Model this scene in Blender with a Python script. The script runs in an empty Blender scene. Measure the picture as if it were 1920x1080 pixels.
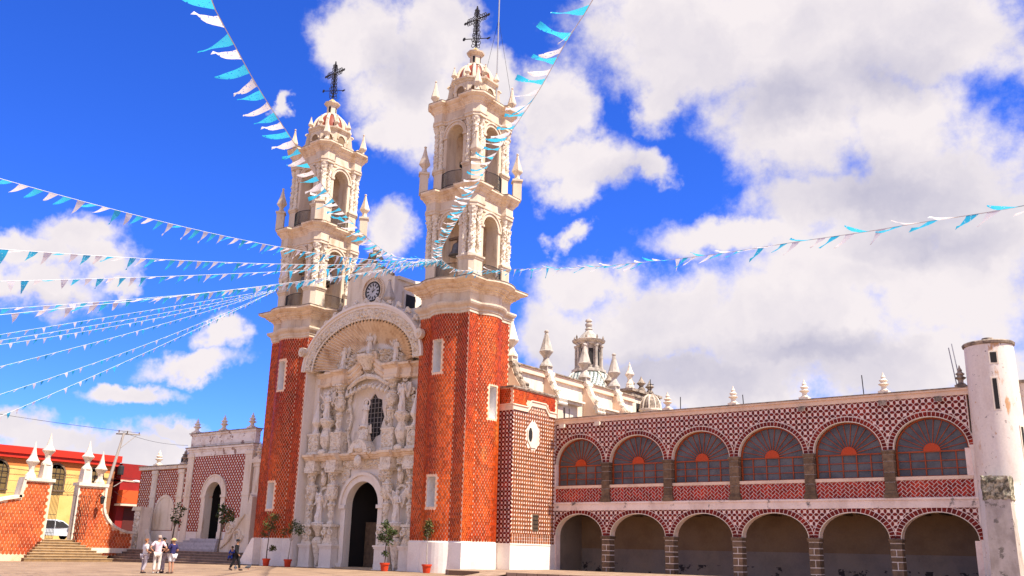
import bpy, math, random
import numpy as np
from math import sin, cos, pi, radians, sqrt, atan2
from mathutils import Matrix, Vector
random.seed(7); RNG = np.random.default_rng(7)
scene = bpy.context.scene
col = scene.collection
# ---------------------------------------------------------------- camera
cam_data = bpy.data.cameras.new('camera'); cam = bpy.data.objects.new('camera', cam_data); col.objects.link(cam)
pitch, roll, yaw = radians(15.981), radians(1.368), radians(-37.468)
fw = Vector((sin(yaw)*cos(pitch), cos(yaw)*cos(pitch), sin(pitch)))
r0 = Vector((cos(yaw), -sin(yaw), 0)); u0 = r0.cross(fw)
rt = cos(roll)*r0 + sin(roll)*u0; up = -sin(roll)*r0 + cos(roll)*u0
cam.matrix_world = Matrix(((rt.x, up.x, -fw.x, 0), (rt.y, up.y, -fw.y, 0), (rt.z, up.z, -fw.z, 1.45), (0, 0, 0, 1)))
cam_data.sensor_width = 36; cam_data.lens = 32.26; cam_data.clip_end = 4000; cam_data.clip_start = .1
scene.camera = cam
# ---------------------------------------------------------------- light
SUN_EL, SUN_AZ = radians(57), radians(4)        # azimuth measured from +X towards +Y
sun_dir = Vector((cos(SUN_EL)*cos(SUN_AZ), cos(SUN_EL)*sin(SUN_AZ), sin(SUN_EL)))
sd = bpy.data.lights.new('sun', 'SUN'); sd.energy = 5.0; sd.angle = radians(.5); sd.color = (1, .93, .80)
sun = bpy.data.objects.new('sun', sd); col.objects.link(sun)
sun.rotation_euler = sun_dir.to_track_quat('Z', 'Y').to_euler()
scene.view_settings.view_transform = 'Standard'; scene.view_settings.look = 'None'
scene.view_settings.exposure = 0.84; scene.view_settings.gamma = 1
scene.cycles.max_bounces = 8; scene.cycles.diffuse_bounces = 4
world = bpy.data.worlds.new('World'); scene.world = world; world.use_nodes = True
CLOUDS = [(-0.365, 0.773, 0.519, -1.024, 0.075, 0.487, 0.131, 0.078), (-0.259, 0.817, 0.515, -1.024, 0.137, 0.39, 0.144, 0.085), (-0.148, 0.864, 0.482, -1.057, 0.195, 0.279, 0.089, 0.068), (-0.414, 0.786, 0.459, -1.093, 0.049, 0.509, 0.033, 0.038), (-0.288, 0.854, 0.433, -1.12, 0.11, 0.379, 0.096, 0.079), (-0.201, 0.891, 0.407, -1.147, 0.146, 0.288, 0.089, 0.087), (-0.178, 0.918, 0.354, -1.206, 0.139, 0.245, 0.095, 0.067), (-0.262, 0.902, 0.344, -1.218, 0.101, 0.32, 0.117, 0.049), (-0.365, 0.872, 0.326, -1.238, 0.058, 0.416, 0.096, 0.028), (-0.256, 0.922, 0.291, -1.274, 0.087, 0.298, 0.142, 0.059), (-0.514, 0.814, 0.271, -1.297, 0.001, 0.564, 0.069, 0.032), (-0.55, 0.806, 0.22, -1.349, -0.011, 0.596, 0.063, 0.052), (-0.45, 0.861, 0.237, -1.332, 0.017, 0.485, 0.132, 0.057), (-0.325, 0.918, 0.227, -1.342, 0.047, 0.352, 0.164, 0.072), (-0.194, 0.946, 0.259, -1.307, 0.095, 0.228, 0.104, 0.068), (-0.148, 0.938, 0.315, -1.248, 0.135, 0.202, 0.071, 0.062), (-0.432, 0.885, 0.175, -1.395, 0.011, 0.456, 0.2, 0.04), (-0.224, 0.957, 0.184, -1.386, 0.056, 0.24, 0.136, 0.048), (-0.635, 0.581, 0.51, -1.033, -0.098, 0.772, 0.053, 0.05), (-0.588, 0.62, 0.52, -1.023, -0.067, 0.719, 0.05, 0.063), (-0.626, 0.632, 0.456, -1.096, -0.073, 0.743, 0.062, 0.066), (-0.656, 0.626, 0.422, -1.134, -0.081, 0.771, 0.04, 0.022), (-0.513, 0.727, 0.457, -1.096, -0.005, 0.612, 0.037, 0.061), (-0.498, 0.766, 0.406, -1.153, 0.007, 0.579, 0.074, 0.034), (-0.523, 0.764, 0.377, -1.184, -0.003, 0.599, 0.035, 0.026), (-0.441, 0.805, 0.397, -1.162, 0.034, 0.516, 0.031, 0.02), (-0.549, 0.68, 0.485, -1.064, -0.031, 0.662, 0.034, 0.038), (-0.677, 0.658, 0.33, -1.234, -0.068, 0.775, 0.029, 0.031), (-0.525, 0.784, 0.33, -1.235, -0.003, 0.589, 0.021, 0.016), (-0.712, 0.546, 0.442, -1.109, -0.128, 0.854, 0.009, 0.018), (-0.863, 0.418, 0.284, -1.279, -0.161, 1.072, 0.039, 0.024), (-0.886, 0.386, 0.257, -1.307, -0.163, 1.116, 0.042, 0.023), (-0.859, 0.441, 0.262, -1.303, -0.144, 1.057, 0.034, 0.024), (-0.888, 0.397, 0.231, -1.335, -0.147, 1.115, 0.071, 0.023), (-0.855, 0.459, 0.243, -1.323, -0.131, 1.045, 0.022, 0.013), (-0.82, 0.545, 0.176, -1.393, -0.084, 0.969, 0.05, 0.016), (-0.801, 0.564, 0.203, -1.366, -0.086, 0.939, 0.024, 0.021), (-0.854, 0.499, 0.144, -1.425, -0.084, 1.03, 0.045, 0.011), (-0.905, 0.412, 0.103, -1.468, -0.081, 1.136, 0.041, 0.019), (-0.89, 0.447, 0.093, -1.478, -0.071, 1.099, 0.052, 0.019), (-0.865, 0.495, 0.084, -1.487, -0.06, 1.046, 0.044, 0.021), (-0.833, 0.542, 0.106, -1.465, -0.062, 0.987, 0.031, 0.018), (-0.9, 0.429, 0.074, -1.497, -0.064, 1.121, 0.07, 0.02), (-0.845, 0.529, 0.081, -1.49, -0.055, 1.007, 0.041, 0.021)]
DARKS = [(-0.234, 0.903, 0.361, -1.198, 0.118, 0.3, 0.11, 0.048), (-0.295, 0.844, 0.449, -1.102, 0.109, 0.391, 0.072, 0.032), (-0.205, 0.929, 0.307, -1.257, 0.11, 0.253, 0.075, 0.026), (-0.456, 0.87, 0.186, -1.383, 0.008, 0.484, 0.178, 0.028), (-0.328, 0.922, 0.205, -1.364, 0.04, 0.351, 0.102, 0.022), (-0.881, 0.423, 0.212, -1.356, -0.13, 1.095, 0.093, 0.016), (-0.621, 0.616, 0.485, -1.063, -0.078, 0.746, 0.034, 0.043), (-0.472, 0.791, 0.39, -1.17, 0.02, 0.547, 0.051, 0.023), (-0.207, 0.868, 0.451, -1.097, 0.155, 0.313, 0.071, 0.036)]

def build_sky():
    nt = world.node_tree; N = nt.nodes; L = nt.links
    for n in list(N): N.remove(n)
    def new(t, **k):
        n = N.new(t)
        for a, b in k.items(): setattr(n, a, b)
        return n
    def math_(op, a, b=None, c=None, clamp=False):
        n = new('ShaderNodeMath', operation=op, use_clamp=clamp)
        for i, v in enumerate((a, b, c)):
            if v is None: continue
            if isinstance(v, (int, float)): n.inputs[i].default_value = v
            else: L.new(v, n.inputs[i])
        return n.outputs[0]
    out = new('ShaderNodeOutputWorld')
    sky = new('ShaderNodeTexSky', sky_type='NISHITA', sun_disc=False)
    sky.sun_elevation = SUN_EL; sky.sun_rotation = pi/2 - SUN_AZ; sky.altitude = 2200; sky.air_density = 1.0; sky.dust_density = .2; sky.ozone_density = 3.0
    hs = new('ShaderNodeHueSaturation'); hs.inputs['Saturation'].default_value = 1.22; hs.inputs['Value'].default_value = 1.0
    L.new(sky.outputs[0], hs.inputs['Color'])
    tint = new('ShaderNodeMix', data_type='RGBA', blend_type='MULTIPLY'); tint.inputs[0].default_value = 1
    L.new(hs.outputs[0], tint.inputs[6]); tint.inputs[7].default_value = (.58, .81, 1.72, 1)
    bg = new('ShaderNodeBackground'); bg.inputs[1].default_value = .094
    L.new(tint.outputs[2], bg.inputs[0])
    tc = new('ShaderNodeTexCoord'); D = tc.outputs['Generated']
    def noise(scale, detail, rough, vec, dist=0):
        n = new('ShaderNodeTexNoise'); n.inputs['Scale'].default_value = scale; n.inputs['Detail'].default_value = detail
        n.inputs['Roughness'].default_value = rough; n.inputs['Distortion'].default_value = dist
        L.new(vec, n.inputs['Vector']); return n
    w1 = noise(9, 5, .6, D)
    sub = new('ShaderNodeVectorMath', operation='SUBTRACT'); L.new(w1.outputs['Color'], sub.inputs[0]); sub.inputs[1].default_value = (.5, .5, .5)
    mad = new('ShaderNodeVectorMath', operation='MULTIPLY_ADD'); L.new(sub.outputs[0], mad.inputs[0]); mad.inputs[1].default_value = (.085, .085, .085); L.new(D, mad.inputs[2])
    w2 = noise(34, 5, .62, D)
    sub2 = new('ShaderNodeVectorMath', operation='SUBTRACT'); L.new(w2.outputs['Color'], sub2.inputs[0]); sub2.inputs[1].default_value = (.5, .5, .5)
    mad2 = new('ShaderNodeVectorMath', operation='MULTIPLY_ADD'); L.new(sub2.outputs[0], mad2.inputs[0]); mad2.inputs[1].default_value = (.034, .034, .034); L.new(mad.outputs[0], mad2.inputs[2])
    DW = mad2.outputs[0]
    def blobs(lst, vec):
        acc = None
        for (cx, cy, cz, ex, ey, ez, ru, rv) in lst:
            m = new('ShaderNodeMapping', vector_type='TEXTURE'); L.new(vec, m.inputs['Vector'])
            m.inputs['Location'].default_value = (cx, cy, cz); m.inputs['Rotation'].default_value = (ex, ey, ez); m.inputs['Scale'].default_value = (ru, rv, 1)
            ln = new('ShaderNodeVectorMath', operation='LENGTH'); L.new(m.outputs[0], ln.inputs[0])
            v = math_('SUBTRACT', 1.0, ln.outputs['Value'])
            acc = v if acc is None else math_('SMOOTH_MAX', acc, v, .12)
        return acc
    f = blobs(CLOUDS, DW)
    # unseen clouds added over the rest of the dome to brighten and whiten the shade
    far = noise(2.2, 7, .55, DW)
    dotf = new('ShaderNodeVectorMath', operation='DOT_PRODUCT'); L.new(D, dotf.inputs[0]); dotf.inputs[1].default_value = (-.585, .763, .275)
    away = new('ShaderNodeMapRange'); L.new(dotf.outputs['Value'], away.inputs[0]); away.inputs[1].default_value = .72; away.inputs[2].default_value = .5; away.inputs[3].default_value = -1.2; away.inputs[4].default_value = 0
    g = math_('MULTIPLY_ADD', far.outputs['Fac'], 4.0, -1.85); g = math_('ADD', g, away.outputs[0])
    f = math_('MAXIMUM', f, g)
    n2 = noise(15, 10, .64, D); n3 = noise(4, 3, .5, D)
    dens = math_('ADD', f, math_('MULTIPLY_ADD', n2.outputs['Fac'], 1.5, -.75))
    cov = new('ShaderNodeMapRange', interpolation_type='SMOOTHSTEP'); L.new(dens, cov.inputs[0]); cov.inputs[1].default_value = -.24; cov.inputs[2].default_value = .46
    dk = blobs(DARKS, DW)
    dkc = math_('MULTIPLY', math_('ADD', dk, .25, clamp=True), .95)
    so = new('ShaderNodeVectorMath', operation='ADD'); L.new(DW, so.inputs[0]); so.inputs[1].default_value = (.035, -.01, .045)
    nA = noise(8, 8, .52, DW); nB = noise(8, 8, .52, so.outputs[0])
    rel = math_('MULTIPLY', math_('SUBTRACT', nB.outputs['Fac'], nA.outputs['Fac']), 1.9)
    thick = math_('MULTIPLY_ADD', dens, .55, -.12, clamp=True)
    sh = math_('ADD', math_('ADD', dkc, rel), math_('MULTIPLY', thick, math_('MULTIPLY_ADD', n3.outputs['Fac'], 1.6, -.45)))
    sh = math_('MULTIPLY_ADD', sh, .64, .01, clamp=True)
    mixc = new('ShaderNodeMix', data_type='RGBA'); L.new(sh, mixc.inputs[0])
    mixc.inputs[6].default_value = (.97, .90, .92, 1); mixc.inputs[7].default_value = (.52, .51, .66, 1)
    bgc = new('ShaderNodeBackground'); L.new(mixc.outputs[2], bgc.inputs[0]); bgc.inputs[1].default_value = .54
    mx = new('ShaderNodeMixShader'); L.new(cov.outputs[0], mx.inputs[0]); L.new(bg.outputs[0], mx.inputs[1]); L.new(bgc.outputs[0], mx.inputs[2])
    L.new(mx.outputs[0], out.inputs[0])
build_sky()

# ---------------------------------------------------------------- helpers
class MB:
    """collects polygons; T maps local (x,y,z) into the object's space"""
    def __init__(s, T=None): s.v = []; s.f = []; s.T = T; s.r = []; s.rnd = .5; s.sm = False; s.smf = []
    def add(s, vs, fs):
        b = len(s.v)
        s.v.extend([s.T(*p) for p in vs] if s.T else [tuple(p) for p in vs])
        s.f.extend([tuple(i + b for i in f) for f in fs]); s.r.extend([s.rnd]*len(fs)); s.smf.extend([s.sm]*len(fs))
    def box(s, x0, x1, y0, y1, z0, z1):
        s.add([(x0,y0,z0),(x1,y0,z0),(x1,y1,z0),(x0,y1,z0),(x0,y0,z1),(x1,y0,z1),(x1,y1,z1),(x0,y1,z1)],
              [(3,2,1,0),(4,5,6,7),(0,1,5,4),(1,2,6,5),(2,3,7,6),(3,0,4,7)])
    def obox(s, c, sz, rz=0, taper=1):
        cx, cy, cz = c; a, b, h = sz[0]/2, sz[1]/2, sz[2]/2; C, S = cos(rz), sin(rz); V = []
        for z, t in ((-h, 1), (h, taper)):
            for x, y in ((-a,-b),(a,-b),(a,b),(-a,b)): V.append((cx + C*x*t - S*y*t, cy + S*x*t + C*y*t, cz + z))
        s.add(V, [(3,2,1,0),(4,5,6,7),(0,1,5,4),(1,2,6,5),(2,3,7,6),(3,0,4,7)])
    def rings(s, R, closed=True, cap0=False, cap1=False):
        n = len(R[0]); V = [p for r in R for p in r]; F = []
        m = n if closed else n - 1
        for j in range(len(R) - 1):
            for i in range(m):
                k = (i + 1) % n; F.append((j*n+i, j*n+k, (j+1)*n+k, (j+1)*n+i))
        if cap0: F.append(tuple(range(n))[::-1])
        if cap1: F.append(tuple((len(R)-1)*n + i for i in range(n)))
        s.add(V, F)
    def lathe(s, prof, n=16, c=(0,0,0), cap=True, disp=None, rot=0, sq=0):
        R = []
        for (r, z) in prof:
            ring = []
            for i in range(n):
                a = 2*pi*i/n + rot; q = r
                if disp: q = r + disp(a, z)
                ring.append((c[0] + q*cos(a), c[1] + q*sin(a), c[2] + z))
            R.append(ring)
        s.rings(R, True, cap, cap)
    def sweep(s, outline, prof, cap0=False, cap1=True):
        s.rings([[(x, y, z) for x, y in offset(outline, o)] for o, z in prof], True, cap0, cap1)
    def tube(s, path, r, n=6, cap=True):
        P = [Vector(p) for p in path]; R = []
        rr = r if isinstance(r, (list, tuple)) else [r]*len(P)
        u = None
        for i, p in enumerate(P):
            d = (P[min(i+1, len(P)-1)] - P[max(i-1, 0)])
            if d.length < 1e-9: d = Vector((0, 0, 1))
            d.normalize()
            if u is None:
                u = d.orthogonal().normalized()
            else:
                u = u - d*u.dot(d)
                u = u.normalized() if u.length > 1e-6 else d.orthogonal().normalized()
            w = d.cross(u)
            R.append([tuple(p + rr[i]*(cos(2*pi*k/n)*u + sin(2*pi*k/n)*w)) for k in range(n)])
        s.rings(R, True, cap, cap)
    def ball(s, c, r, n=8, m=6):
        rx, ry, rz = r if isinstance(r, (list, tuple)) else (r, r, r)
        R = []
        for j in range(m + 1):
            t = -pi/2 + pi*j/m; k = max(cos(t), .02)
            R.append([(c[0] + rx*k*cos(2*pi*i/n), c[1] + ry*k*sin(2*pi*i/n), c[2] + rz*sin(t)) for i in range(n)])
        s.rings(R, True, True, True)
    def prism(s, poly, d0, d1, ax='y'):
        """poly of (a,z) extruded along y (or x) from d0 to d1"""
        n = len(poly)
        if ax == 'y': V = [(a, d0, z) for a, z in poly] + [(a, d1, z) for a, z in poly]
        elif ax == 'x': V = [(d0, a, z) for a, z in poly] + [(d1, a, z) for a, z in poly]
        else: V = [(a, b, d0) for a, b in poly] + [(a, b, d1) for a, b in poly]
        F = [tuple(range(n)), tuple(range(2*n - 1, n - 1, -1))]
        for i in range(n):
            k = (i+1) % n; F.append((i, n+i, n+k, k))
        s.add(V, F)
    def mesh(s, name, mat):
        me = bpy.data.meshes.new(name); me.from_pydata(s.v, [], s.f); 
        if mat: me.materials.append(mat)
        a = me.attributes.new('rnd', 'FLOAT', 'FACE'); a.data.foreach_set('value', np.array(s.r, np.float32))
        if any(s.smf): me.polygons.foreach_set('use_smooth', np.array(s.smf, bool))
        me.update(); return me
def offset(pl, o):
    if abs(o) < 1e-9: return list(pl)
    n = len(pl); out = []
    for i in range(n):
        p0, p1, p2 = pl[i-1], pl[i], pl[(i+1) % n]
        a = (p1[0]-p0[0], p1[1]-p0[1]); b = (p2[0]-p1[0], p2[1]-p1[1])
        la = math.hypot(*a) or 1; lb = math.hypot(*b) or 1
        na = (a[1]/la, -a[0]/la); nb = (b[1]/lb, -b[0]/lb)
        m = (na[0]+nb[0], na[1]+nb[1]); l2 = m[0]**2 + m[1]**2
        if l2 < .2: m = na; k = 1
        else: k = min(2/l2, 1.6)
        out.append((p1[0] + o*m[0]*k, p1[1] + o*m[1]*k))
    return out
def side(k, ox=0, oy=0):
    """maps (u along the face, n outward, z) of face k of a square body to x,y,z"""
    return [lambda u, n, z: (ox+u, oy-n, z), lambda u, n, z: (ox+n, oy+u, z),
            lambda u, n, z: (ox-u, oy+n, z), lambda u, n, z: (ox-n, oy-u, z)][k]
def arch_curve(uc, hw, zs, rise, n=14):
    return [(uc - hw*cos(pi*i/n), zs + rise*sin(pi*i/n)) for i in range(n + 1)]
def arch_wall(mb, u0, u1, z0, z1, ops, n0, t, seg=14):
    """wall in (u,n,z) with arched openings (uc,hw,zbottom,zspring,rise); front at n0, back at n0-t"""
    q = lambda a, b, c, d: mb.add([a, b, c, d], [(0, 1, 2, 3)])
    def slab(a, b, c, d):
        if b - a < 1e-4 or d - c < 1e-4: return
        q((a,n0,c),(b,n0,c),(b,n0,d),(a,n0,d)); q((b,n0-t,c),(a,n0-t,c),(a,n0-t,d),(b,n0-t,d))
    cur = u0
    for (uc, hw, zb, zs, rise) in ops:
        slab(cur, uc - hw, z0, z1); slab(uc - hw, uc + hw, z0, zb)
        C = arch_curve(uc, hw, zs, rise, seg)
        for (a, c), (b, d) in zip(C[:-1], C[1:]):
            q((a,n0,c),(b,n0,d),(b,n0,z1),(a,n0,z1)); q((b,n0-t,d),(a,n0-t,c),(a,n0-t,z1),(b,n0-t,z1))
            q((a,n0,c),(a,n0-t,c),(b,n0-t,d),(b,n0,d))
        for u in (uc - hw, uc + hw): q((u,n0,zb),(u,n0-t,zb),(u,n0-t,zs),(u,n0,zs))
        if zb > z0: q((uc-hw,n0,zb),(uc+hw,n0,zb),(uc+hw,n0-t,zb),(uc-hw,n0-t,zb))
        cur = uc + hw
    slab(cur, u1, z0, z1)
    q((u0,n0,z1),(u1,n0,z1),(u1,n0-t,z1),(u0,n0-t,z1)); q((u0,n0,z0),(u0,n0,z1),(u0,n0-t,z1),(u0,n0-t,z0)); q((u1,n0,z0),(u1,n0,z1),(u1,n0-t,z1),(u1,n0-t,z0))
def arch_ring(mb, uc, zs, hw0, hw1, r0, r1, n0, n1, seg=16, a0=0, a1=1):
    """curved moulding between two half ellipses, from depth n0 to n1"""
    P = []
    for i in range(seg + 1):
        t = pi*(a0 + (a1-a0)*i/seg); c, s_ = -cos(t), sin(t)
        P.append([(uc+hw0*c, n0, zs+r0*s_), (uc+hw0*c, n1, zs+r0*s_), (uc+hw1*c, n1, zs+r1*s_), (uc+hw1*c, n0, zs+r1*s_)])
    mb.rings(P, True, True, True)
def bricks_on_arch(mb, uc, zs, hw, rise, w, n0, n1, pitch, gap=.3, dz0=.02):
    L = pi*(3*(hw+rise) - sqrt((3*hw+rise)*(hw+3*rise)))/2; n = max(6, int(L/pitch))
    for i in range(n):
        mb.rnd = random.random(); t0 = pi*(i + gap/2)/n; t1 = pi*(i + 1 - gap/2)/n; V = []
        for nn in (n0, n1):
            for (t, o) in ((t0, dz0), (t1, dz0), (t1, w), (t0, w)):
                V.append((uc - (hw+o)*cos(t), nn, zs + (rise+o)*sin(t)))
        mb.add(V, [(4,5,6,7),(0,1,5,4),(1,2,6,5),(2,3,7,6),(3,0,4,7)])
def tiles(mb, centers, poly, n0, n1, inset=.12, twist=None):
    """flat prisms with a slightly bevelled face; centers (u,z), poly (du,dz)"""
    k = len(poly)
    for (u, z) in centers:
        mb.rnd = random.random(); d = random.uniform(-.003, .003)
        V = [(u+a, n0, z+b) for a, b in poly] + [(u+a*(1-inset), n1+d, z+b*(1-inset)) for a, b in poly]
        mb.add(V, [tuple(range(k, 2*k))] + [(i, (i+1) % k, k+(i+1) % k, k+i) for i in range(k)])
def link(name, me, parent=None, loc=None, rz=0, label=None, kind=None):
    o = bpy.data.objects.new(name, me); col.objects.link(o)
    if parent: o.parent = parent
    if loc: o.location = loc
    if rz: o.rotation_euler.z = rz
    if label: o['label'] = label
    if kind: o['kind'] = kind
    return o
def part(name, mb, mat, parent, label=None, kind=None, loc=None, rz=0):
    return link(name, mb.mesh(name, mat), parent, loc, rz, label, kind)
def thing(name, label, cat, loc=(0,0,0), rz=0, group=None):
    o = bpy.data.objects.new(name, None); col.objects.link(o); o.location = loc; o.rotation_euler.z = rz; o.empty_display_size = .3
    o['label'] = label; o['category'] = cat
    if group: o['group'] = group
    return o
def tag(o, label, cat, group=None):
    o['label'] = label; o['category'] = cat
    if group: o['group'] = group
    return o
def copy_tree(o, parent=None):
    c = o.copy(); col.objects.link(c)
    if parent: c.parent = parent
    for ch in list(o.children): copy_tree(ch, c)
    return c

# ---------------------------------------------------------------- materials
def mat(name, c, c2=None, rough=.85, sc=1.5, contrast=(.4, .7), streak=1.0, fine=.12, bump=.15, bsc=25, rnd=0, patch=None, pth=(.62, .68), psc=2.5, spec=.3, metal=0, world_pos=True, coat=0):
    m = bpy.data.materials.new(name); m.use_nodes = True; nt = m.node_tree; N = nt.nodes; L = nt.links
    b = N['Principled BSDF']; b.inputs['Roughness'].default_value = rough; b.inputs['Metallic'].default_value = metal
    b.inputs['Specular IOR Level'].default_value = spec
    if coat: b.inputs['Coat Weight'].default_value = coat; b.inputs['Coat Roughness'].default_value = .25
    if world_pos: pos = N.new('ShaderNodeNewGeometry').outputs['Position']
    else: pos = N.new('ShaderNodeTexCoord').outputs['Object']
    def noise(s, d, vec, r=.55):
        n = N.new('ShaderNodeTexNoise'); n.inputs['Scale'].default_value = s; n.inputs['Detail'].default_value = d; n.inputs['Roughness'].default_value = r
        L.new(vec, n.inputs['Vector']); return n.outputs['Fac']
    def mix(fac, a, bb, blend='MIX'):
        n = N.new('ShaderNodeMix'); n.data_type = 'RGBA'; n.blend_type = blend
        for i, v in ((0, fac), (6, a), (7, bb)):
            if hasattr(v, 'is_output'): L.new(v, n.inputs[i])
            elif i == 0: n.inputs[0].default_value = v
            else: n.inputs[i].default_value = (*v, 1)
        return n.outputs[2]
    def rng(x, a, bb, c_=0, d=1, smooth=True):
        n = N.new('ShaderNodeMapRange'); n.interpolation_type = 'SMOOTHSTEP' if smooth else 'LINEAR'
        L.new(x, n.inputs[0])
        for i, v in enumerate((a, bb, c_, d)): n.inputs[i+1].default_value = v
        return n.outputs[0]
    mp = N.new('ShaderNodeMapping'); L.new(pos, mp.inputs[0]); mp.inputs['Scale'].default_value = (1, 1, streak)
    colr = c
    if c2: colr = mix(rng(noise(sc, 8, mp.outputs[0], .62), *contrast), c, c2)
    if patch:
        for (pc, th, ps) in ([(patch, pth, psc)] if not isinstance(patch, list) else patch):
            colr = mix(rng(noise(ps, 9, mp.outputs[0] if ps < 1 else pos, .66), *th), colr if hasattr(colr, 'is_output') else c, pc)
    if rnd:
        a = N.new('ShaderNodeAttribute'); a.attribute_name = 'rnd'
        oi = N.new('ShaderNodeObjectInfo')
        ad = N.new('ShaderNodeMath'); ad.operation = 'ADD'; L.new(a.outputs['Fac'], ad.inputs[0]); L.new(oi.outputs['Random'], ad.inputs[1])
        fr = N.new('ShaderNodeMath'); fr.operation = 'FRACT'; L.new(ad.outputs[0], fr.inputs[0])
        v = rng(fr.outputs[0], 0, 1, 1-rnd, 1+rnd*.6, False)
        cb = N.new('ShaderNodeCombineColor'); 
        for i in range(3): L.new(v, cb.inputs[i])
        colr = mix(1.0, colr if hasattr(colr, 'is_output') else c, cb.outputs[0], 'MULTIPLY')
    if fine:
        v = rng(noise(9, 6, pos, .7), .25, .75, 1-fine, 1+fine*.5, False); cb = N.new('ShaderNodeCombineColor')
        for i in range(3): L.new(v, cb.inputs[i])
        colr = mix(1.0, colr if hasattr(colr, 'is_output') else c, cb.outputs[0], 'MULTIPLY')
    if hasattr(colr, 'is_output'): L.new(colr, b.inputs['Base Color'])
    else: b.inputs['Base Color'].default_value = (*c, 1)
    if bump:
        bn = N.new('ShaderNodeBump'); bn.inputs['Strength'].default_value = bump; bn.inputs['Distance'].default_value = .03
        L.new(noise(bsc, 6, pos), bn.inputs['Height']); L.new(bn.outputs[0], b.inputs['Normal'])
    return m
W_ = mat('white_plaster', (.80,.69,.56), (.56,.43,.30), sc=1.3, contrast=(.42,.8), streak=.22, patch=[((.26,.21,.17), (.66,.74), 2.6), ((.52,.36,.22), (.60,.72), .9)])
WC = mat('cornice_plaster', (.80,.64,.47), (.52,.34,.20), sc=1.6, contrast=(.42,.75), streak=.6, patch=(.20,.15,.11), pth=(.66,.76), psc=3.0)
WTOP = mat('lichen_ledge', (.42,.33,.25), (.13,.10,.08), sc=3, contrast=(.4,.65), fine=.3, bump=.4)
WF = mat('facade_plaster', (.80,.71,.61), (.60,.50,.40), sc=1.3, contrast=(.5,.85), streak=.3, patch=(.40,.33,.29), pth=(.72,.8), psc=4)
WR = mat('carved_plaster', (.80,.70,.57), (.46,.35,.24), sc=4, contrast=(.45,.75), bump=.7, bsc=14, patch=[((.24,.18,.14), (.60,.70), 5), ((.30,.23,.17), (.58,.65), 12)])
WD = mat('turret_plaster', (.80,.70,.62), (.66,.54,.46), sc=1.0, contrast=(.45,.8), streak=.35, patch=[((.58,.33,.17), (.57,.64), .95), ((.62,.40,.26), (.66,.70), 2.4), ((.33,.27,.24), (.63,.66), 3.6)])
BASE = mat('plinth_plaster', (.86,.78,.70), (.72,.62,.54), sc=.9, contrast=(.45,.8), patch=(.30,.27,.27), pth=(.69,.72), psc=2.2)
GROUT = mat('tile_grout', (.92,.62,.42), (.80,.46,.27), sc=2, contrast=(.4,.7))
GROUTW = mat('white_tile_ground', (.92,.73,.62), (.80,.58,.48), sc=2.5, contrast=(.4,.7), rough=.6)
HEX = mat('red_hex_tile', (.56,.085,.010), (.35,.032,.006), rough=.5, sc=.45, contrast=(.35,.65), streak=.35, rnd=.4, spec=.15, bump=.1, patch=(.58,.15,.03), pth=(.60,.70), psc=.7)
LOZ = mat('dark_red_tile', (.17,.014,.007), (.34,.03,.01), rough=.5, sc=.55, contrast=(.5,.72), rnd=.45, spec=.15, bump=.1)
LOZ_LIT = mat('sunlit_red_tile', (.34,.115,.045), (.25,.07,.03), rough=.4, sc=.8, contrast=(.4,.7), rnd=.4, bump=.1)  # red tile of the annex side, with its warm sunlight put into the colour
HERR = mat('herringbone_brick', (.32,.022,.010), (.48,.045,.014), rough=.5, sc=.7, contrast=(.45,.7), rnd=.4, spec=.15, bump=.1)
STONE = mat('brown_stone', (.21,.135,.08), (.125,.08,.05), rough=.9, sc=4, contrast=(.35,.7), rnd=.3, bump=.5, bsc=18)
STEP = mat('stair_stone', (.24,.17,.13), (.15,.11,.085), rough=.9, sc=2.5, contrast=(.35,.7), rnd=.2, bump=.3)
STEPY = mat('worn_lit_stair_stone', (.56,.41,.25), (.42,.30,.18), rough=.9, sc=2.5, contrast=(.35,.7), rnd=.15, bump=.3)
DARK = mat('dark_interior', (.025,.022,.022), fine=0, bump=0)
IRON = mat('wrought_iron', (.03,.027,.027), rough=.6, fine=.2, bump=0)
BRONZE = mat('bell_bronze', (.16,.15,.15), (.09,.09,.09), rough=.45, metal=.6)
ORANGE = mat('orange_frame', (.36,.07,.015), (.27,.045,.01), rough=.5, sc=3, bump=.05)
PANE = mat('window_glass', (.13,.125,.12), (.075,.072,.07), rough=.4, sc=1.1, spec=.3, bump=0, fine=.05, rnd=.15)
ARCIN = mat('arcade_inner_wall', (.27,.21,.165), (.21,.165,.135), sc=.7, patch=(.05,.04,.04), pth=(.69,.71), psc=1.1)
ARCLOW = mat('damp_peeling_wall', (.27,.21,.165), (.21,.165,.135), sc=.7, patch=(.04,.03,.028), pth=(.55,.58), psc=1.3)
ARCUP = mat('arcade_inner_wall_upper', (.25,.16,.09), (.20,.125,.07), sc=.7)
PINK = mat('cornice_pink', (.82,.60,.44), (.58,.43,.31), sc=1.2, contrast=(.45,.8), streak=.5, patch=(.22,.17,.15), pth=(.68,.76), psc=2.5)
GOLD = mat('gilded_cap', (.62,.42,.12), rough=.4)
DOMER = mat('dome_red', (.28,.05,.025), rough=.5, rnd=.3)
GREYW = mat('weathered_white', (.54,.47,.40), (.28,.24,.20), sc=2.2, contrast=(.38,.7), streak=.5, patch=(.16,.13,.11), pth=(.64,.72), psc=3)
TW = mat('tower_plaster', (.70,.575,.44), (.46,.33,.22), sc=1.3, contrast=(.42,.78), streak=.22, patch=[((.24,.19,.14), (.64,.73), 2.6), ((.50,.33,.19), (.58,.72), .9)])
PIERM = mat('pier_plaster', (.50,.42,.37), (.34,.28,.24), sc=1.6, streak=.5, patch=[((.20,.17,.14), (.58,.63), 1.8)])
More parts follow.
